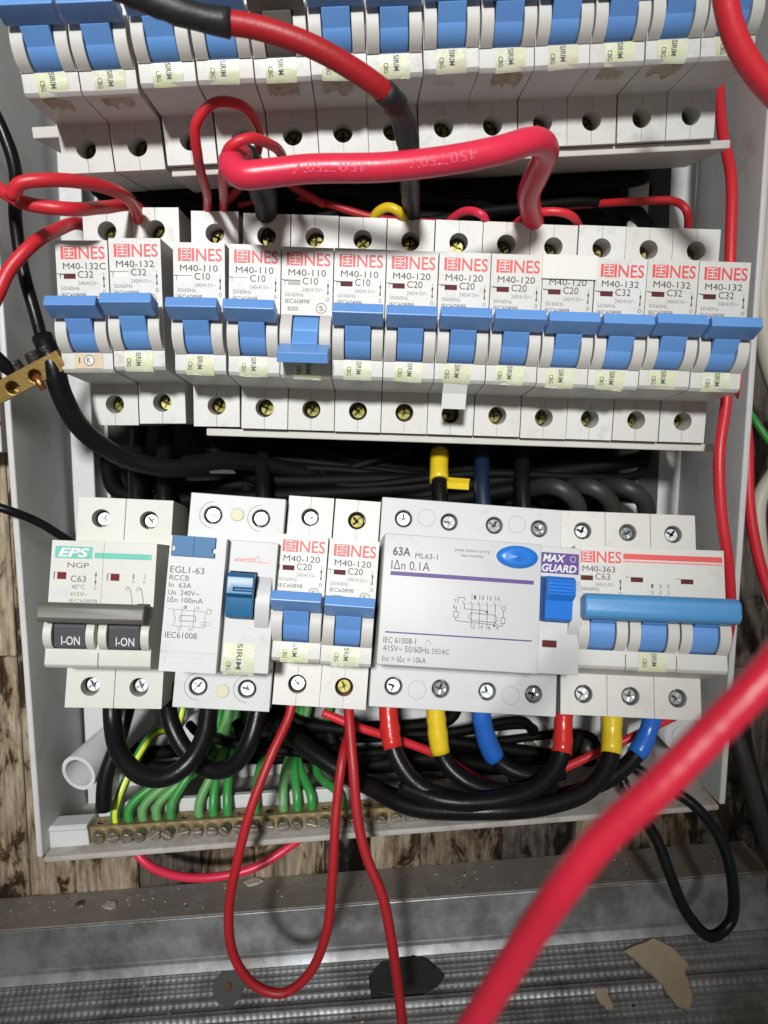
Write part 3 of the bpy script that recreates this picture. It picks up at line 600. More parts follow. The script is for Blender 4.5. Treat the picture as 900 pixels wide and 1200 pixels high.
# circuit diagram
def P(u, v): return 24.3+u/900*27.5, 16.2+v/900*24.5
def pl(pts, w=.2, m=INK):
    for a, b_ in zip(pts[:-1], pts[1:]): (x0, v0), (x1, v1) = P(*a), P(*b_); mb.line(x0, t-v0, x1, t-v1, w, y, m)
for k, x in enumerate((250, 340, 430, 520)):
    pl([(x-15, 195), (x+5, 240), (x+5, 540 if k < 3 else 470)]); pl([(x, 110), (x, 175)])
    for s, vv in ((('1', '3', '5', 'N')[k], 150), (('2', '4', '6', 'N')[k], 520)):
        a, b_ = P(x+22, vv); mb.text(s, a, a+.8, t-b_-.6, t-b_+.8, y, INK)
pl([(90, 240), (90, 160), (165, 160), (175, 195)]); pl([(140, 200), (165, 240), (170, 300), (430, 310)]); pl([(75, 270), (75, 340)]); pl([(50, 340), (100, 340), (100, 415), (50, 415), (50, 340)]); pl([(75, 415), (75, 455), (520, 480)]); pl([(250, 345), (515, 355), (550, 390), (550, 430), (515, 450), (250, 440), (225, 410), (225, 370), (250, 345)]); pl([(520, 450), (570, 490), (615, 490), (615, 455)]); pl([(595, 380), (640, 380), (640, 455), (595, 455), (595, 380)]); pl([(620, 290), (620, 380)])
for k in range(9): pl([(160+50*k, 232), (185+50*k, 234)], .14)
for (u_, v_) in ((430, 322), (520, 488)): a, b_ = P(u_, v_); mb.disc(a, t-b_, .42, .42, y-.01, INKD, 14)
a, b_ = P(622, 265); mb.ring(a, t-b_, .75, .75, .2, y, INK, 14); mb.text('T', *sorted((P(45, 0)[0], P(72, 0)[0])), t-P(0, 240)[1], t-P(0, 190)[1], y, INK); mb.text('R', *sorted((P(40, 0)[0], P(66, 0)[0])), t-P(0, 310)[1], t-P(0, 262)[1], y, INK)
mb.build('lettering', e)
mb = MB(); y = -24.07; mb.rect(57.0, 71.0, t-9.6, t-2.2, y, INKP); mb.text('MAX', 57.8, 66.0, t-5.5, t-2.8, y-.03, INKW, 0.03, .2); mb.text('GUARD', 57.4, 70.2, t-9.1, t-6.3, y-.03, INKW, 0.03, .2); mb.ring(68.8, t-4.1, 1.0, 1.0, .3, y-.03, mat('lilac_ink', (.5, .42, .62), .5), 16); mb.build('purple_label', e)
put_screws(e, (9, 27, 45, 63), (32, -32), ZINC, 1.6)
mb = MB()
for xx in (18, 54):
    for z in (33, -33): mb = MB(); mb.ring(xx, z, 3.4, 3.4, .14, -0.05, INKL, 24); mb.build('moulded_ring', e)

# ---- INES three-pole
M = rowM((69.71, -62.43, -70.05), (-16.73, 1.94, -2.37))
e = empty('triple_breaker', M); tag(e, 'three pole breaker marked M40-363 C63 with light blue bar toggle', 'circuit breaker')
S3 = [(4.3+18*k, 13.7+18*k, -15, -0.3) for k in range(3)]
link('body', multi_body(54, 3, S3, [(1.2+18*k, 6.6+18*k, 9.8, 11.5) for k in range(3)], WHITE, -25), e)
for k in range(3):
    for x in (0.3, 13.7): o = link('toggle_cheek', CHK, e); o.location.x = (x+18*k)*MM
    mb = MB(); mb.prism([(-21+7.6*math.cos(a), -7.5+7.6*math.sin(a)) for a in [2*math.pi*j/32 for j in range(32)]], 4.6+18*k, 13.4+18*k, BLUE); mb.prism([(-22, 1.5), (-29, 2), (-31, -5), (-21, -7.5)], 4.62+18*k, 13.38+18*k, BLUE); link('toggle', finish(mb, None, .3, 2, 25), e)
    mb = MB(); mb.box(2.4+18*k, 6.55+18*k, -24.6, -24.0, 9.85, 11.45, INDR); mb.build('indicator', e)
mb = MB(); mb.prism([(-29.6, 3.4), (-36.5, 4.4), (-38.6, 2.6), (-38.4, -2.8), (-36.5, -4.6), (-30.2, -4.6)], 0.4, 53.8, BLUE3); link('bar_toggle', finish(mb, None, 1.3, 3), e)
mb = MB(); y = -25.07; t = 22.5; logo(mb, 1.9, y, t); mb.rect(17.6, 53.2, t-4.5, t-2.5, y, INKR); mb.rect(17.6, 53.2, t-5.6, t-5.1, y, INKRP)
tx('M40-363', 2.8, 14.6, 7.4, 9.6, INKD); tx('C63', 7.4, 12.7, 10.1, 12.4, INK); tx('240/415V~', 7.4, 14.6, 13.5, 14.8, INKL); tx('50/60Hz', 2.5, 8.8, 15.2, 16.5, INK); tx('IEC60898', 2.5, 10.6, 17.4, 18.8, INK)
mb.line(16.4, t-12, 16.4, t-16, .28, y, INKD); mb.rect(16.1, 16.7, t-13.2, t-12.4, y-.01, INKD); mb.rect(16.1, 16.7, t-15.6, t-14.8, y-.01, INKD); mb.ring(16.4, t-17.3, .4, .6, .2, y, INKL, 14); mb.ring(14.2, t-20.2, 1.6, 1.6, .22, y, INK)
for k, s in enumerate('135'):
    x = 27.4+2.9*k; tx(s, x, x+.8, 13.2, 14.6, INK); mb.ring(x+.4, t-16, .35, .5, .15, y, INKL, 12); mb.line(x-1, t-17.2, x+.3, t-18.6, .2, y, INK); mb.line(x+.3, t-18.6, x-.6, t-19.4, .2, y, INK); mb.line(x+.4, t-16.6, x+.4, t-17.6, .2, y, INKL)
for x in (0.4, 18.4, 36.4): mb.line(x-.1, t-11.0, x+.9, t-11.0, .3, y, INKL)
mb.build('lettering', e)
a, b_ = STV[2][0]; s = link('sticker', a, e); s.location.x = 22.6*MM; link('lettering', b_, s)
put_screws(e, (9, 27, 45), (32, -32), ZINC, 2.6)
mb = MB(); mb.box(-118, 70, 44, 46, -17, 17, STEEL); o = link('mounting_rail', finish(mb, None, .3)); o.matrix_world = rowM((-0, -68.5, -64.5), (-13.0, 3.9, 2.0))
tag(o, 'flat metal rail carrying the bottom row of breakers', 'mounting rail')

# ------------------------------------------------------------------ cables
def C(*a, **k): return cable(*a, **k)
C('cable', 'thick red cable sweeping across in front of the box', [(1000, 655, -266), (930, 750, -267), (885, 805, -268), (830, 862, -268), (765, 928, -268), (705, 983, -267), (660, 1040, -266), (612, 1110, -262), (565, 1185, -258), (530, 1240, -255)], 3.8, mat('crimson_insulation', (0.60, 0.016, 0.045), 0.36, c2=(0.52, 0.013, 0.038), nscale=150, dirt=(0.38, 0.02, 0.04), dscale=400, dlo=0.55, dhi=0.8, damt=0.5, bump=0.3, bscale=900))
o, Cc = C('cable', 'thick pink red cable with faint print lying across the top row', [(313, 285, -46), (312, 248, -61), (308, 226, -78), (296, 196, -96), (280, 184, -110), (272, 194, -120), (284, 205, -124), (315, 203, -124), (360, 198, -124), (450, 196, -124), (530, 187, -123), (590, 175, -121), (626, 165, -117), (640, 176, -108), (630, 203, -94), (620, 226, -80), (622, 246, -66), (629, 282, -46)], 8.1, PINK, tapes=[(0.0, 4.2, TAPEK, 'tape')])
tag(o, 'thick pink red cable with faint print lying across the top row', 'cable')
# faint cable print following the straight run
mb = MB(); V, F = glyphs('450/750V        450/750V', 0.0, 0)
def near(u, v): q_ = U(u, v, -124); return min(range(len(Cc)), key=lambda i: (Cc[i]-q_).length)
i0, i1 = near(345, 199), near(560, 183)
def onc(u, v):
    f_ = i1+(i0-i1)*u; k = int(f_); c_ = Cc[k].lerp(Cc[min(k+1, len(Cc)-1)], f_-k); t_ = (Cc[k+1]-Cc[k-1]).normalized()
    d = Vector((0, -1, -0.12)); d = (d-t_*d.dot(t_)).normalized(); w = t_.cross(d); w = w if w.z > 0 else -w; an = -(v-.5)*0.72-0.1
    return c_+(d*math.cos(an)+w*math.sin(an))*4.12-Cc[0]
mb.add([onc(u, v) for u, v in V], F, INKPK); mb.build('printed_text', o)
C('cable', 'dark red cable wrapped in black tape hanging over the top row', [(120, -25, -150), (175, 0, -150), (240, 22, -148), (300, 32, -146), (360, 52, -144), (415, 82, -140), (455, 112, -134), (472, 140, -122), (479, 175, -108), (480, 212, -84), (482, 243, -62), (484, 280, -48)], 5.8, DRED, tapes=[(0, 2.6, TAPEK, 'tape'), (5.9, 11, TAPEK, 'tape')])
C('cable', 'tall looped red wire rising above the middle row', [(243, 280, -48), (243, 240, -63), (242, 225, -84), (232, 185, -110), (230, 145, -118), (250, 121, -120), (280, 122, -118), (300, 142, -108), (303, 170, -90), (285, 215, -50), (262, 240, -30)], 3.1, RED)
C('cable', 'short looped red wire beside the tall loop', [(262, 280, -48), (262, 240, -63), (262, 228, -86), (262, 200, -112), (270, 172, -122), (292, 162, -122), (318, 170, -114), (332, 186, -90), (338, 215, -50), (380, 240, -40)], 3.1, RED)
C('cable', 'red wire doubled back in a flat loop above the end breaker', [(-40, 200, -100), (0, 222, -104), (30, 238, -106), (80, 245, -104), (122, 243, -84), (160, 243, -62), (186, 275, -46)], 4.4, RED)
C('cable', 'red wire bowing up from the flat loop by the box wall', [(14, 232, -112), (22, 216, -114), (55, 211, -112), (100, 214, -104), (140, 226, -90), (158, 244, -70), (165, 275, -50)], 4.2, RED)
C('cable', 'red wire curving into the end breaker of the middle row', [(-30, 400, -92), (-5, 350, -92), (12, 315, -90), (40, 285, -86), (70, 268, -72), (92, 262, -56), (120, 275, -40)], 4.6, RED)
C('cable', 'black wire hanging down outside the wall to the brass link', [(-20, 110, -86), (2, 150, -86), (18, 200, -84), (18, 255, -80), (28, 320, -78), (42, 370, -78), (52, 408, -80)], 4.4, BLACK)
C('cable', 'thick black cable sagging from the brass link under the middle row', [(50, 395, -82), (62, 425, -84), (72, 462, -82), (98, 505, -76), (150, 538, -66), (205, 549, -58), (255, 540, -48), (310, 545, -36), (380, 560, -25)], 7.4, BLACK)
C('cable', 'thin black wire entering beside the EPS breaker', [(-25, 588, -70), (10, 598, -68), (45, 612, -62), (75, 630, -55), (110, 650, -40)], 3.4, BLACK)
C('cable', 'yellow wire arching into the middle row', [(437, 285, -46), (440, 252, -58), (455, 243, -62), (470, 250, -62), (478, 275, -46)], 3.6, YEL)
for k, (pts, lab) in enumerate([([(518, 275, -40), (530, 256, -50), (548, 247, -58), (565, 252, -62), (573, 278, -46)], 'red wire arch next to the yellow arch'), ([(595, 275, -40), (610, 258, -54), (640, 248, -62), (668, 252, -62), (684, 280, -46)], 'red wire arch under the bent pink cable'), ([(600, 246, -25), (680, 240, -30), (750, 236, -45), (790, 236, -52), (804, 246, -56), (806, 285, -46)], 'dull red wire bending down into the last breaker'), ([(280, 240, -30), (330, 228, -35), (380, 238, -40), (440, 255, -40), (520, 262, -38)], 'dark red wire lying behind the middle row')]):
    C('wire', lab, pts, 3.1, PINK if k == 0 else (DRED if k > 1 else RED), cat='wire')
C('cable', 'red wire running down along the right wall behind the rows', [(842, 90, -30), (846, 150, -40), (857, 210, -52), (856, 290, -58), (853, 400, -62), (851, 470, -66), (843, 530, -70), (845, 600, -72), (853, 660, -72), (856, 720, -66), (850, 760, -56)], 4.2, RED)
C('cable', 'thick red cable crossing the corner of the box beside the top row', [(845, -60, -140), (850, 0, -138), (862, 45, -136), (885, 85, -134), (930, 135, -132)], 6.4, RED)
C('cable', 'red wire outside the box wall beside a green wire', [(868, 440, -50), (876, 520, -50), (878, 590, -52), (888, 650, -54), (905, 705, -56), (930, 760, -56)], 4.4, RED)
C('cable', 'green wire outside the box wall', [(874, 478, -34), (884, 492, -34), (902, 518, -36), (925, 545, -36)], 3.2, GREEN)
C('cable', 'cream sheathed cable outside the box wall', [(935, 470, -25), (915, 540, -28), (890, 585, -32), (889, 630, -34), (900, 690, -34), (925, 760, -34)], 6.5, CREAMW)
C('cable', 'pale grey sheathed cable outside the wall beside the middle row', [(930, 150, -20), (905, 220, -24), (897, 300, -28), (892, 350, -30), (900, 420, -30), (930, 500, -30)], 8.0, CREAMW)
C('cable', 'black sheathed cable hanging outside the lower corner', [(850, 830, -40), (868, 880, -44), (884, 935, -46), (898, 985, -46), (915, 1040, -46)], 7.0, BROWNW)
C('cable', 'second black sheathed cable behind the hanging one', [(868, 830, -20), (880, 900, -22), (905, 970, -22), (930, 1030, -22)], 6.0, BLACK)
# lower black loops
C('cable', 'thick black cable loop under the EPS breaker', [(132, 800, -62), (132, 845, -66), (140, 882, -74), (165, 908, -80), (195, 911, -82), (222, 893, -80), (240, 860, -74), (247, 800, -64)], 7.2, BLACK)
C('cable', 'thick black cable loop under the EGL device', [(195, 800, -54), (200, 845, -56), (218, 880, -60), (245, 902, -64), (272, 898, -66), (292, 870, -66), (302, 835, -62), (306, 800, -58)], 7.2, BLACK)
C('cable', 'thick black cable dropping into the earth bar', [(152, 820, -40), (138, 870, -46), (124, 910, -50), (121, 950, -52)], 6.6, BLACK)
MAINP = [((320, 840, -30), (345, 868, -40), (382, 893, -48), (430, 915, -54), (500, 930, -58), (560, 940, -60))]
C('cable', 'thick glossy black cable slanting down toward the taped bundle', [(312, 838, -34), (340, 862, -44), (375, 888, -52), (420, 915, -58), (480, 940, -60), (560, 948, -58), (620, 940, -54)], 7.6, BLACK)
C('cable', 'black cable with red tape below the MAX GUARD device', [(455, 800, -62), (456, 845, -66), (464, 885, -72), (490, 920, -76), (540, 938, -78), (600, 935, -76)], 7.0, BLACK, tapes=[(0.5, 1.85, TAPER, 'tape')])
C('cable', 'black cable with yellow tape below the MAX GUARD device', [(510, 805, -60), (512, 850, -63), (520, 890, -66), (550, 918, -70), (600, 928, -70), (650, 920, -66)], 7.0, BLACK, tapes=[(0.4, 1.9, TAPEY, 'tape')])
C('cable', 'black cable with blue tape below the MAX GUARD device', [(562, 805, -58), (566, 850, -60), (582, 890, -62), (615, 908, -64), (660, 905, -62)], 7.0, BLACK, tapes=[(0.4, 2.1, TAPEB, 'tape')])
C('cable', 'black cable with red tape below the three pole breaker', [(660, 805, -60), (660, 850, -64), (656, 890, -70), (630, 922, -76), (580, 938, -80), (520, 938, -80), (470, 920, -74)], 7.0, BLACK, tapes=[(0.4, 1.85, TAPER, 'tape')])
C('cable', 'black cable with yellow tape below the three pole breaker', [(717, 805, -58), (717, 855, -62), (714, 892, -68), (690, 925, -74), (640, 944, -78), (570, 950, -80), (480, 945, -74), (430, 920, -64)], 7.2, BLACK, tapes=[(0.4, 1.9, TAPEY, 'tape')])
C('cable', 'black cable with blue tape below the three pole breaker', [(768, 800, -52), (762, 850, -54), (745, 885, -58), (715, 912, -62), (670, 930, -64), (600, 945, -64)], 6.8, BLACK, tapes=[(0.4, 2.05, TAPEB, 'tape')])
# thin red loops hanging below
C('cable', 'red wire hanging in a long loop below the bottom row', [(345, 800, -66), (340, 835, -70), (318, 885, -78), (295, 945, -84), (278, 1010, -86), (268, 1070, -86), (274, 1120, -86), (298, 1154, -86), (330, 1164, -86), (360, 1144, -86), (382, 1095, -86), (390, 1020, -85), (394, 950, -82), (402, 885, -76), (412, 850, -60)], 3.7, DRED)
C('cable', 'red wire hanging straight down past the steel track', [(407, 800, -66), (409, 840, -74), (414, 900, -82), (420, 965, -86), (430, 1005, -88), (448, 1050, -90), (460, 1110, -92), (468, 1170, -94), (474, 1225, -96)], 3.9, DRED)
C('cable', 'pink red wire crossing behind the red and yellow tapes', [(378, 835, -56), (420, 852, -56), (470, 868, -54), (520, 888, -52), (560, 912, -48), (605, 925, -46), (650, 905, -46), (700, 882, -48), (740, 864, -48), (790, 840, -44)], 3.6, RED)
C('cable', 'pink red wire slung under the bottom of the box', [(150, 985, -20), (172, 1012, -24), (205, 1026, -28), (250, 1028, -30), (300, 1016, -28), (345, 988, -22), (375, 965, -14)], 4.0, PINK)
C('cable', 'black wire loop hanging over the end of the steel track', [(722, 900, -52), (745, 945, -58), (770, 985, -62), (787, 1030, -66), (806, 1072, -68), (832, 1097, -70), (856, 1080, -68), (858, 1030, -66), (845, 985, -62), (815, 945, -58), (770, 915, -52), (735, 895, -46)], 4.6, BLACK)
# green earth wires -> bar
BARY = -46.0
A, Bb = U(110, 983, BARY), U(600, 951, BARY)
bx = (Bb-A).normalized(); bar = empty('earth_bar', Matrix.Translation(A*MM) @ Matrix.Rotation(-math.atan2(bx.z, bx.x), 4, 'Y'))
tag(bar, 'brass earth terminal bar with a row of screws on the box floor', 'terminal bar'); BLn = (Bb-A).length
mb = MB(); mb.box(0, BLn, -3, 5, 0, 7.0, BRASSD); c = MB(); nS = int(BLn/6.1)
for k in range(nS): c.cyl((4+6.1*k, 1, 3), (0, 0, 1), 1.9, 9, BRASSD, 14)
link('bar', finish(mb, c, .3, 1), bar)
sm = MB(); sm.cyl((0, 0, 0), (0, -1, -0.25), 2.65, 3.8, DULL, 18, 2.4); cc = MB(); cc.box(-3, 3, -5, -3.0, -1.3, -0.6, DULL); sme = finish(sm, cc, .25, 1)
for k in range(nS):
    o = link('terminal_screw', sme, bar); o.location = Vector((4+6.1*k, -2.6+random.uniform(-.6, .4), 3.4+random.uniform(-.4, .4)))*MM; o.rotation_euler = (random.uniform(-.25, .1), random.uniform(-.9, .9), random.uniform(-.2, .2))
mb = MB(); mb.prism([(-5, -2), (6, -2), (6, 8), (4.5, 9), (-3.5, 9), (-5, 8), (-4.2, 6.5), (-4.2, -.5)], -19.5, -0.3, WHITE2); link('end_bracket', finish(mb, None, .4), bar)
mb = MB(); mb.box(0, BLn, 7, 10, 2, 12, WHITE2); link('plastic_carrier', finish(mb, None, .4), bar)
def barpt(k, z=6.0, y=1.0):
    v = bar.matrix_world @ (Vector((4+6.1*k, y, z))*MM); return v/MM
bpy.context.view_layer.update()
bar_m = Matrix.Translation(A*MM) @ Matrix.Rotation(-math.atan2(bx.z, bx.x), 4, 'Y')
def barpt(k, z=6.0, y=1.0): return (bar_m @ (Vector((4+6.1*k, y, z))*MM))/MM
GW = [(1, (178, 862, -28), (208, 848, -18), GREEN), (2, (215, 895, -34), (250, 862, -20), GREEN), (3, (232, 890, -34), (262, 852, -20), LGREEN), (4, (245, 890, -34), (275, 850, -18), LGREEN), (5, (240, 880, -34), (250, 845, -18), GREEN), (7, (262, 880, -34), (268, 840, -16), LGREEN), (8, (262, 880, -30), (285, 845, -14), GREEN), (9, (270, 880, -30), (272, 842, -14), GREEN), (11, (305, 900, -34), (325, 850, -14), GREEN), (13, (335, 900, -36), (355, 855, -16), LGREEN), (14, (345, 895, -34), (350, 850, -14), GREEN), (15, (350, 895, -32), (345, 850, -12), GREEN), (17, (372, 905, -30), (380, 860, -12), GREEN)]
for n_, (k, m1, m2, mm) in enumerate(GW):
    a = barpt(k, 4); b = barpt(k, 12, 2); P_ = [a, b, U(*m1), U(*m2), U(m2[0]+10, m2[1]-50, -10)]
    o, cc = C('earth_wire', f'{"dusty pale" if mm is LGREEN else "bright"} green earth wire in hole {k+1} of the brass bar'+(', yellow striped' if k == 1 else ''), P_, 4.0, mm, cat='wire', group='green earth wires', raw=True)
    if k == 1:
        fr = frames(cc); mb = MB(); vs = []
        for c_, (t_, u_, b2) in zip(cc, fr):
            d = Vector((0.25, -1, 0.1)); d = (d-t_*d.dot(t_)).normalized(); s_ = t_.cross(d)
            vs += [c_+(d*math.cos(a_)+s_*math.sin(a_))*2.04-cc[0] for a_ in (-.45, -.15, .15, .45)]
        mb.add(vs, [(i*4+j, i*4+j+1, i*4+j+5, i*4+j+4) for i in range(len(cc)-1) for j in range(3)], GYSTRIPE, True); mb.build('yellow_stripe', o)

# brass link on the left wall
A, Bb = U(-12, 452, -84), U(64, 412, -84); d = (Bb-A); L_ = d.length; ang = math.atan2(d.z, d.x)
e = empty('brass_link', Matrix.Translation(A*MM) @ Matrix.Rotation(-ang, 4, 'Y') @ Matrix.Rotation(R(14), 4, 'X'))
tag(e, 'tarnished brass neutral link with black screws beside the middle row', 'terminal bar')
mb = MB(); mb.box(0, L_+2, -4, 4, -7, 0, BRASS); c = MB()
for x in (8, 17): c.cyl((x, -8, -4.2), (0, 1, 0), 2.2, 9, DARK, 18)
link('bar', finish(mb, c, .4), e)
for x, s_ in ((3, 1), (12, 1.1), (19, 1.25), (24, 1)): mb = MB(); mb.cyl((x, -0.5, -1), (0.1, -.15, 1), 2.3*s_, 4.5, mat('blackened_screw', (.05, .045, .04), .45, .6, bump=.6, bscale=900), 16, 2.0*s_); link('screw', finish(mb, None, .4), e)
mb = MB(); mb.cyl((17.2, -4, -4.2), (0.05, -.25, -1), 1.5, 5.5, COPPER, 12, 1.1); mb.build('copper_end', e)
C('cable', 'black lead coming over the wall into the brass link', [(-40, 395, -90), (-15, 410, -90), (5, 428, -88), (16, 436, -84)], 5.0, BLACK)

# conduit in the lower corner
p0, p1 = U(92, 906, -50), U(165, 838, -4); ax = (p1-p0).normalized(); mb = MB(); tt = ax.orthogonal().normalized(); bb = ax.cross(tt); n = 36; vs = []
for (c_, r_) in ((p0, 8.0), (p1, 8.0), (p1, 6.3), (p0, 6.3)):
    vs += [c_+(tt*math.cos(2*math.pi*i/n)+bb*math.sin(2*math.pi*i/n))*r_-p0 for i in range(n)]
mb.add(vs, [(j*n+i, j*n+(i+1) % n, ((j+1) % 4)*n+(i+1) % n, ((j+1) % 4)*n+i) for j in range(4) for i in range(n)], PIPE, True)
me = mb.mesh(); me.set_sharp_from_angle(angle=R(40)); o = link('conduit_pipe', me); o.location = p0*MM; tag(o, 'short white plastic conduit pipe lying in the lower corner of the box', 'pipe')

# dark wiring packed behind the rows (countable cables, each its own)
rnd = random.Random(3); kk = 0
for (v0, v1, n, lab) in ((200, 268, 26, 'dark cable packed in the gap between top and middle rows'), (515, 610, 28, 'dark cable packed in the gap between middle and bottom rows'), (838, 905, 14, 'dark cable packed in the gap below the bottom row')):
    for j in range(n):
        ya = rnd.uniform(-34, -8); a = rnd.uniform(110, 480); b_ = a+rnd.uniform(160, 420); b_ = min(b_, 745); va = rnd.uniform(v0, v1); vb = rnd.uniform(v0, v1)
        C('cable', lab, [(a-14, va-rnd.uniform(10, 40), ya+6), (a, va, ya), ((a+b_)/2, (va+vb)/2+rnd.uniform(-10, 14), ya-4), (b_, vb, ya), (b_+12, vb+rnd.uniform(-30, 30), ya+6)], rnd.choice((4, 5.5, 6.5)), PACKED, group=lab.replace('dark cable', 'dark cables'))
# vertical feeds visible between middle and bottom rows
for (u, mtl, tp, lab) in ((160, BLACK, None, 'black cable rising behind the EPS breaker'), (192, BLACK, None, 'black cable rising beside the EPS breaker'), (308, BLACK, None, 'black cable rising behind the EGL device'), (515, BLACK, TAPEY, 'black cable with yellow tape rising behind the MAX GUARD device'), (565, mat('dark_blue_insulation', (0.004, 0.013, 0.04), 0.45), None, 'dark blue cable rising behind the MAX GUARD device'), (612, BLACK, None, 'shiny black cable rising behind the MAX GUARD device')):
    CB, CC_ = C('cable', lab, [(u+4, 500, -22), (u, 535, -34), (u, 570, -44), (u+3, 610, -50)], 6.6, mtl, tapes=[(0.9, 1.9, tp, 'tape')] if tp else ())
    CB_ORG = CC_[0]
    if tp: mb = MB(); q0 = U(u+4, 566, -42); mb.prism([(0, -2.4), (-1.2, -2.0), (-0.6, 0.4), (-1.4, 2.6), (0, 2.2), (0.5, 0)], 0, 11, tp); t_ = mb.build('tape_tail', CB); t_.location = (q0-CB_ORG)*MM; t_.rotation_euler = (0, .08, .15)
for u in (655, 695, 735):
    C('cable', 'dusty black cable arching into the top of the three pole breaker', [(u-60, 585, -22), (u-30, 572, -34), (u, 572, -46), (u+20, 588, -44), (u+24, 620, -38)], 7.2, BROWNW, group='arched black cables over the three pole breaker')

# white trunking on the wall by the box
p = U(-6, 496, -14); mb = MB(); mb.box(-22, 5.5, -6, 17, -13, 13, WHITE2); mb.box(-22, 5.6, -7, -5.8, -1, 1.2, WHITE2); o = link('wall_trunking', finish(mb, None, .6)); o.location = p*MM; tag(o, 'white plastic trunking piece on the wood wall beside the box', 'trunking')

# debris flakes on the ledge and the track floor
def flake(label, u, v, r, m, onfloor=False, group=None):
    x = None
    inv = LM.inverted(); o0 = cam.location; dirn = (U(u, v, 0)*MM-o0).normalized()
    lo = inv @ o0; ld = inv.to_3x3() @ dirn; k_ = 0.8 if onfloor else 0.0; zt = (-24.6+28*k_)*MM if onfloor else 0.0
    tpar = (zt-lo.z+k_*lo.y)/(ld.z-k_*ld.y); p = lo+ld*tpar
    rr = random.Random(int(u*7+v)); n = 7 if r < 1.5 else 26; mb = MB(); ph = [rr.uniform(0, 6.28) for _ in range(4)]; sx = rr.uniform(.75, 1.2); rot = rr.uniform(0, 3)
    P_ = []; kc = max(5, n//4); cor = [r*rr.uniform(.55, 1.15) for _ in range(kc)]; cor.append(cor[0])
    for i in range(n):
        f_ = kc*i/n; i0 = int(f_); fr_ = f_-i0; a0, a1 = 2*math.pi*i0/kc, 2*math.pi*(i0+1)/kc
        px_ = cor[i0]*math.cos(a0)*(1-fr_)+cor[i0+1]*math.cos(a1)*fr_; py_ = cor[i0]*math.sin(a0)*(1-fr_)+cor[i0+1]*math.sin(a1)*fr_
        P_.append((px_*sx+rr.uniform(-.04, .04)*r, py_/sx+rr.uniform(-.04, .04)*r))
    h = max(0.5, min(r*0.25, 1.6)); V_ = [(a, b, -0.1) for a, b in P_]
    for k_s, hh in ((.97, .9), (.5, 1.0)): V_ += [(a*k_s+rr.uniform(-.03, .03)*r, b*k_s+rr.uniform(-.03, .03)*r, h*hh*rr.uniform(.92, 1.08)) for a, b in P_]
    V_.append((0, 0, h*1.03)); F_ = [tuple(range(n))[::-1]]
    for j in (0, 1): F_ += [(j*n+i, j*n+(i+1) % n, (j+1)*n+(i+1) % n, (j+1)*n+i) for i in range(n)]
    F_ += [(2*n+i, 2*n+(i+1) % n, 3*n) for i in range(n)]
    mb.add(V_, F_, m)
    o = mb.build('plaster_flake'); o.matrix_world = LM @ Matrix.Translation(p) @ Matrix.Rotation(math.atan(k_), 4, 'X'); tag(o, label, 'debris', group); return o
FL = mat('plaster', (0.50, 0.45, 0.36), 0.8, c2=(0.38, 0.33, 0.26), nscale=200, bump=.6, bscale=500); FL2 = mat('tan_plaster', (0.62, 0.52, 0.36), 0.85, c2=(0.50, 0.40, 0.26), nscale=150, bump=.6, bscale=400); FLD = mat('dark_crumb', (0.05, 0.045, 0.04), .8)
flake('pale plaster flake standing on the dusty ledge', 128, 1062, 3.6, FL); flake('white plaster lump on the ledge beside the long red loop', 298, 1034, 4.0, FL); flake('dark crumb on the dusty ledge', 93, 1059, 2.4, FLD)
def floor_hit(u, v):
    inv = LM.inverted(); lo = inv @ cam.location; ld = inv.to_3x3() @ (U(u, v, 0)*MM-cam.location).normalized(); k_ = 0.8; zt = (-24.6+28*k_)*MM
    return (lo+ld*((zt-lo.z+k_*lo.y)/(ld.z-k_*ld.y)))/MM
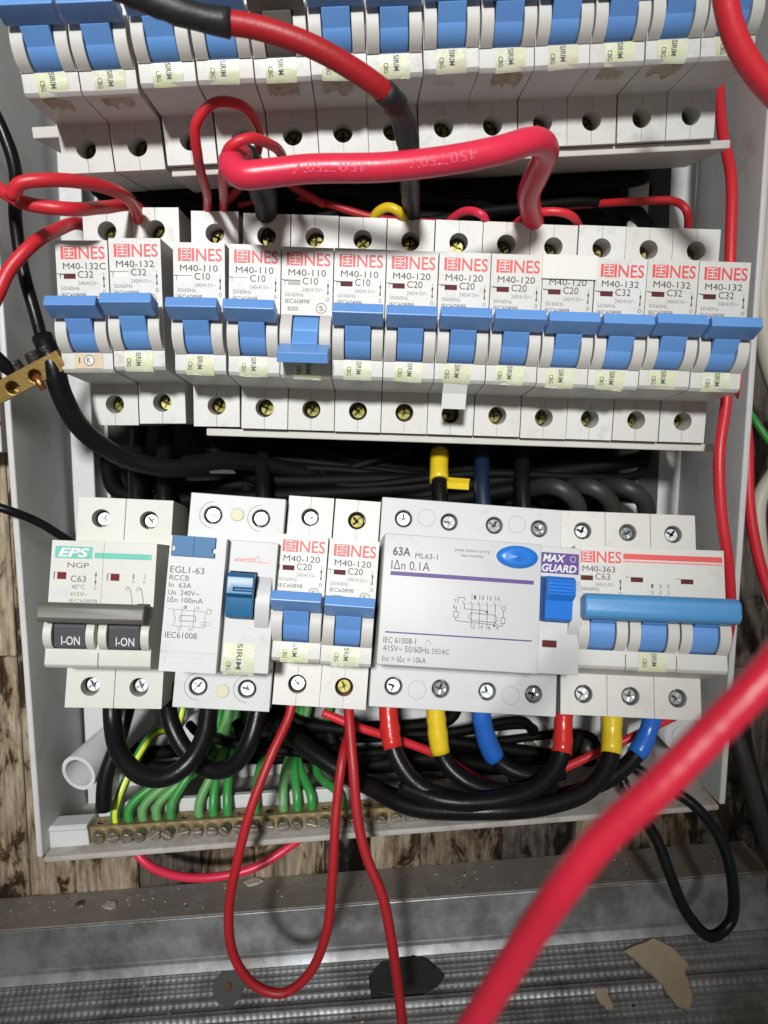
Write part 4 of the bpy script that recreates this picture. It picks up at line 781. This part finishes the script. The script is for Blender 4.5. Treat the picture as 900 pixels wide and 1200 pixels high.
def chip(name, label, cat, px, m, h):
    Q = [floor_hit(*p_) for p_ in px]; rr = random.Random(len(label)); out = []
    for i in range(len(Q)):
        a, b = Q[i], Q[(i+1) % len(Q)]
        for j in range(3): out.append(a.lerp(b, j/3)+Vector((rr.uniform(-.5, .5), rr.uniform(-.4, .4), 0))*(0 if j == 0 else 1))
    nrm = Vector((0, -0.8, 1)).normalized(); c_ = sum(out, Vector())/len(out); n = len(out)
    for q_ in out: q_ -= nrm*(q_-c_).dot(nrm)
    V_ = [q_-c_-nrm*.3 for q_ in out]+[(q_-c_)*.96+nrm*h*rr.uniform(.7, 1.1) for q_ in out]
    mb = MB(); mb.add(V_, [tuple(range(n)), tuple(range(n, 2*n))[::-1]]+[(i, i+n, (i+1) % n+n, (i+1) % n) for i in range(n)], m); o = mb.build(name); o.matrix_world = LM @ Matrix.Translation((c_+nrm*(1.5 if len(px) > 8 and cat == 'debris' else 0.2))*MM); tag(o, label, cat); bm = bmesh.new(); bm.from_mesh(o.data); bmesh.ops.recalc_face_normals(bm, faces=bm.faces); bm.to_mesh(o.data); bm.free(); return o
zz = lambda P_: [(560+x_/2.647, 820+y_/2.647) for x_, y_ in P_]
chip('plaster_flake', 'large jagged tan plaster flake on the track floor', 'debris', zz([(450, 780), (540, 740), (600, 770), (650, 820), (640, 850), (665, 920), (655, 968), (612, 952), (570, 890), (530, 850), (490, 815)]), FL2, 1.2)
chip('plaster_flake', 'small curved tan plaster flake beside the large one', 'debris', zz([(355, 900), (388, 885), (408, 925), (420, 962), (396, 962), (372, 932)]), FL2, 0.9)
chip('rubber_scrap', 'black irregular rubber scrap on the track floor', 'rubber scrap', [(280+x_/3, 820+y_/3) for x_, y_ in [(455, 970), (500, 920), (590, 895), (660, 905), (725, 965), (700, 1010), (640, 1040), (540, 1045), (465, 1052)]], mat('black_rubber', (0.010, 0.010, 0.010), .6, bump=.4, bscale=300), 0.8)
rnd = random.Random(11)
for k in range(70):
    u = rnd.uniform(0, 850); v = 1072-0.083*u+rnd.uniform(-16, 14); flake('tiny crumb of rubble on the dusty ledge', u, v, rnd.uniform(.25, .8), rnd.choice((FL, FL, FLD, FL2)), group='tiny crumbs on the ledge')
for k in range(24):
    u = rnd.uniform(20, 880); v = rnd.uniform(1135, 1198); flake('tiny crumb of rubble on the track floor', u, v, rnd.uniform(.3, .9), rnd.choice((FL, FLD, FL2)), True, group='tiny crumbs on the track floor')
# oil stain discs / washers on the track floor
o = flake('grey round washer with a rusty screw on the track floor', 268, 1157, 1.0, mat('grey_rubber', (0.10, 0.10, 0.10), .7, bump=.4, bscale=300), True); o.name = 'washer'; o['category'] = 'washer'
mb = MB(); mb.cyl((0, 0, -0.6), (0, 0, 1), 7.5, 1.4, MATS['grey_rubber'], 32, 7.2); o.data = finish(mb, None, .3)
mb = MB(); mb.cyl((0, 0, .7), (0, 0, 1), 1.8, 1.0, mat('rusty_metal', (.22, .09, .04), .7, .4), 14, 1.4); mb.build('screw', o)
# transparent strip and green scrap outside the lower corner
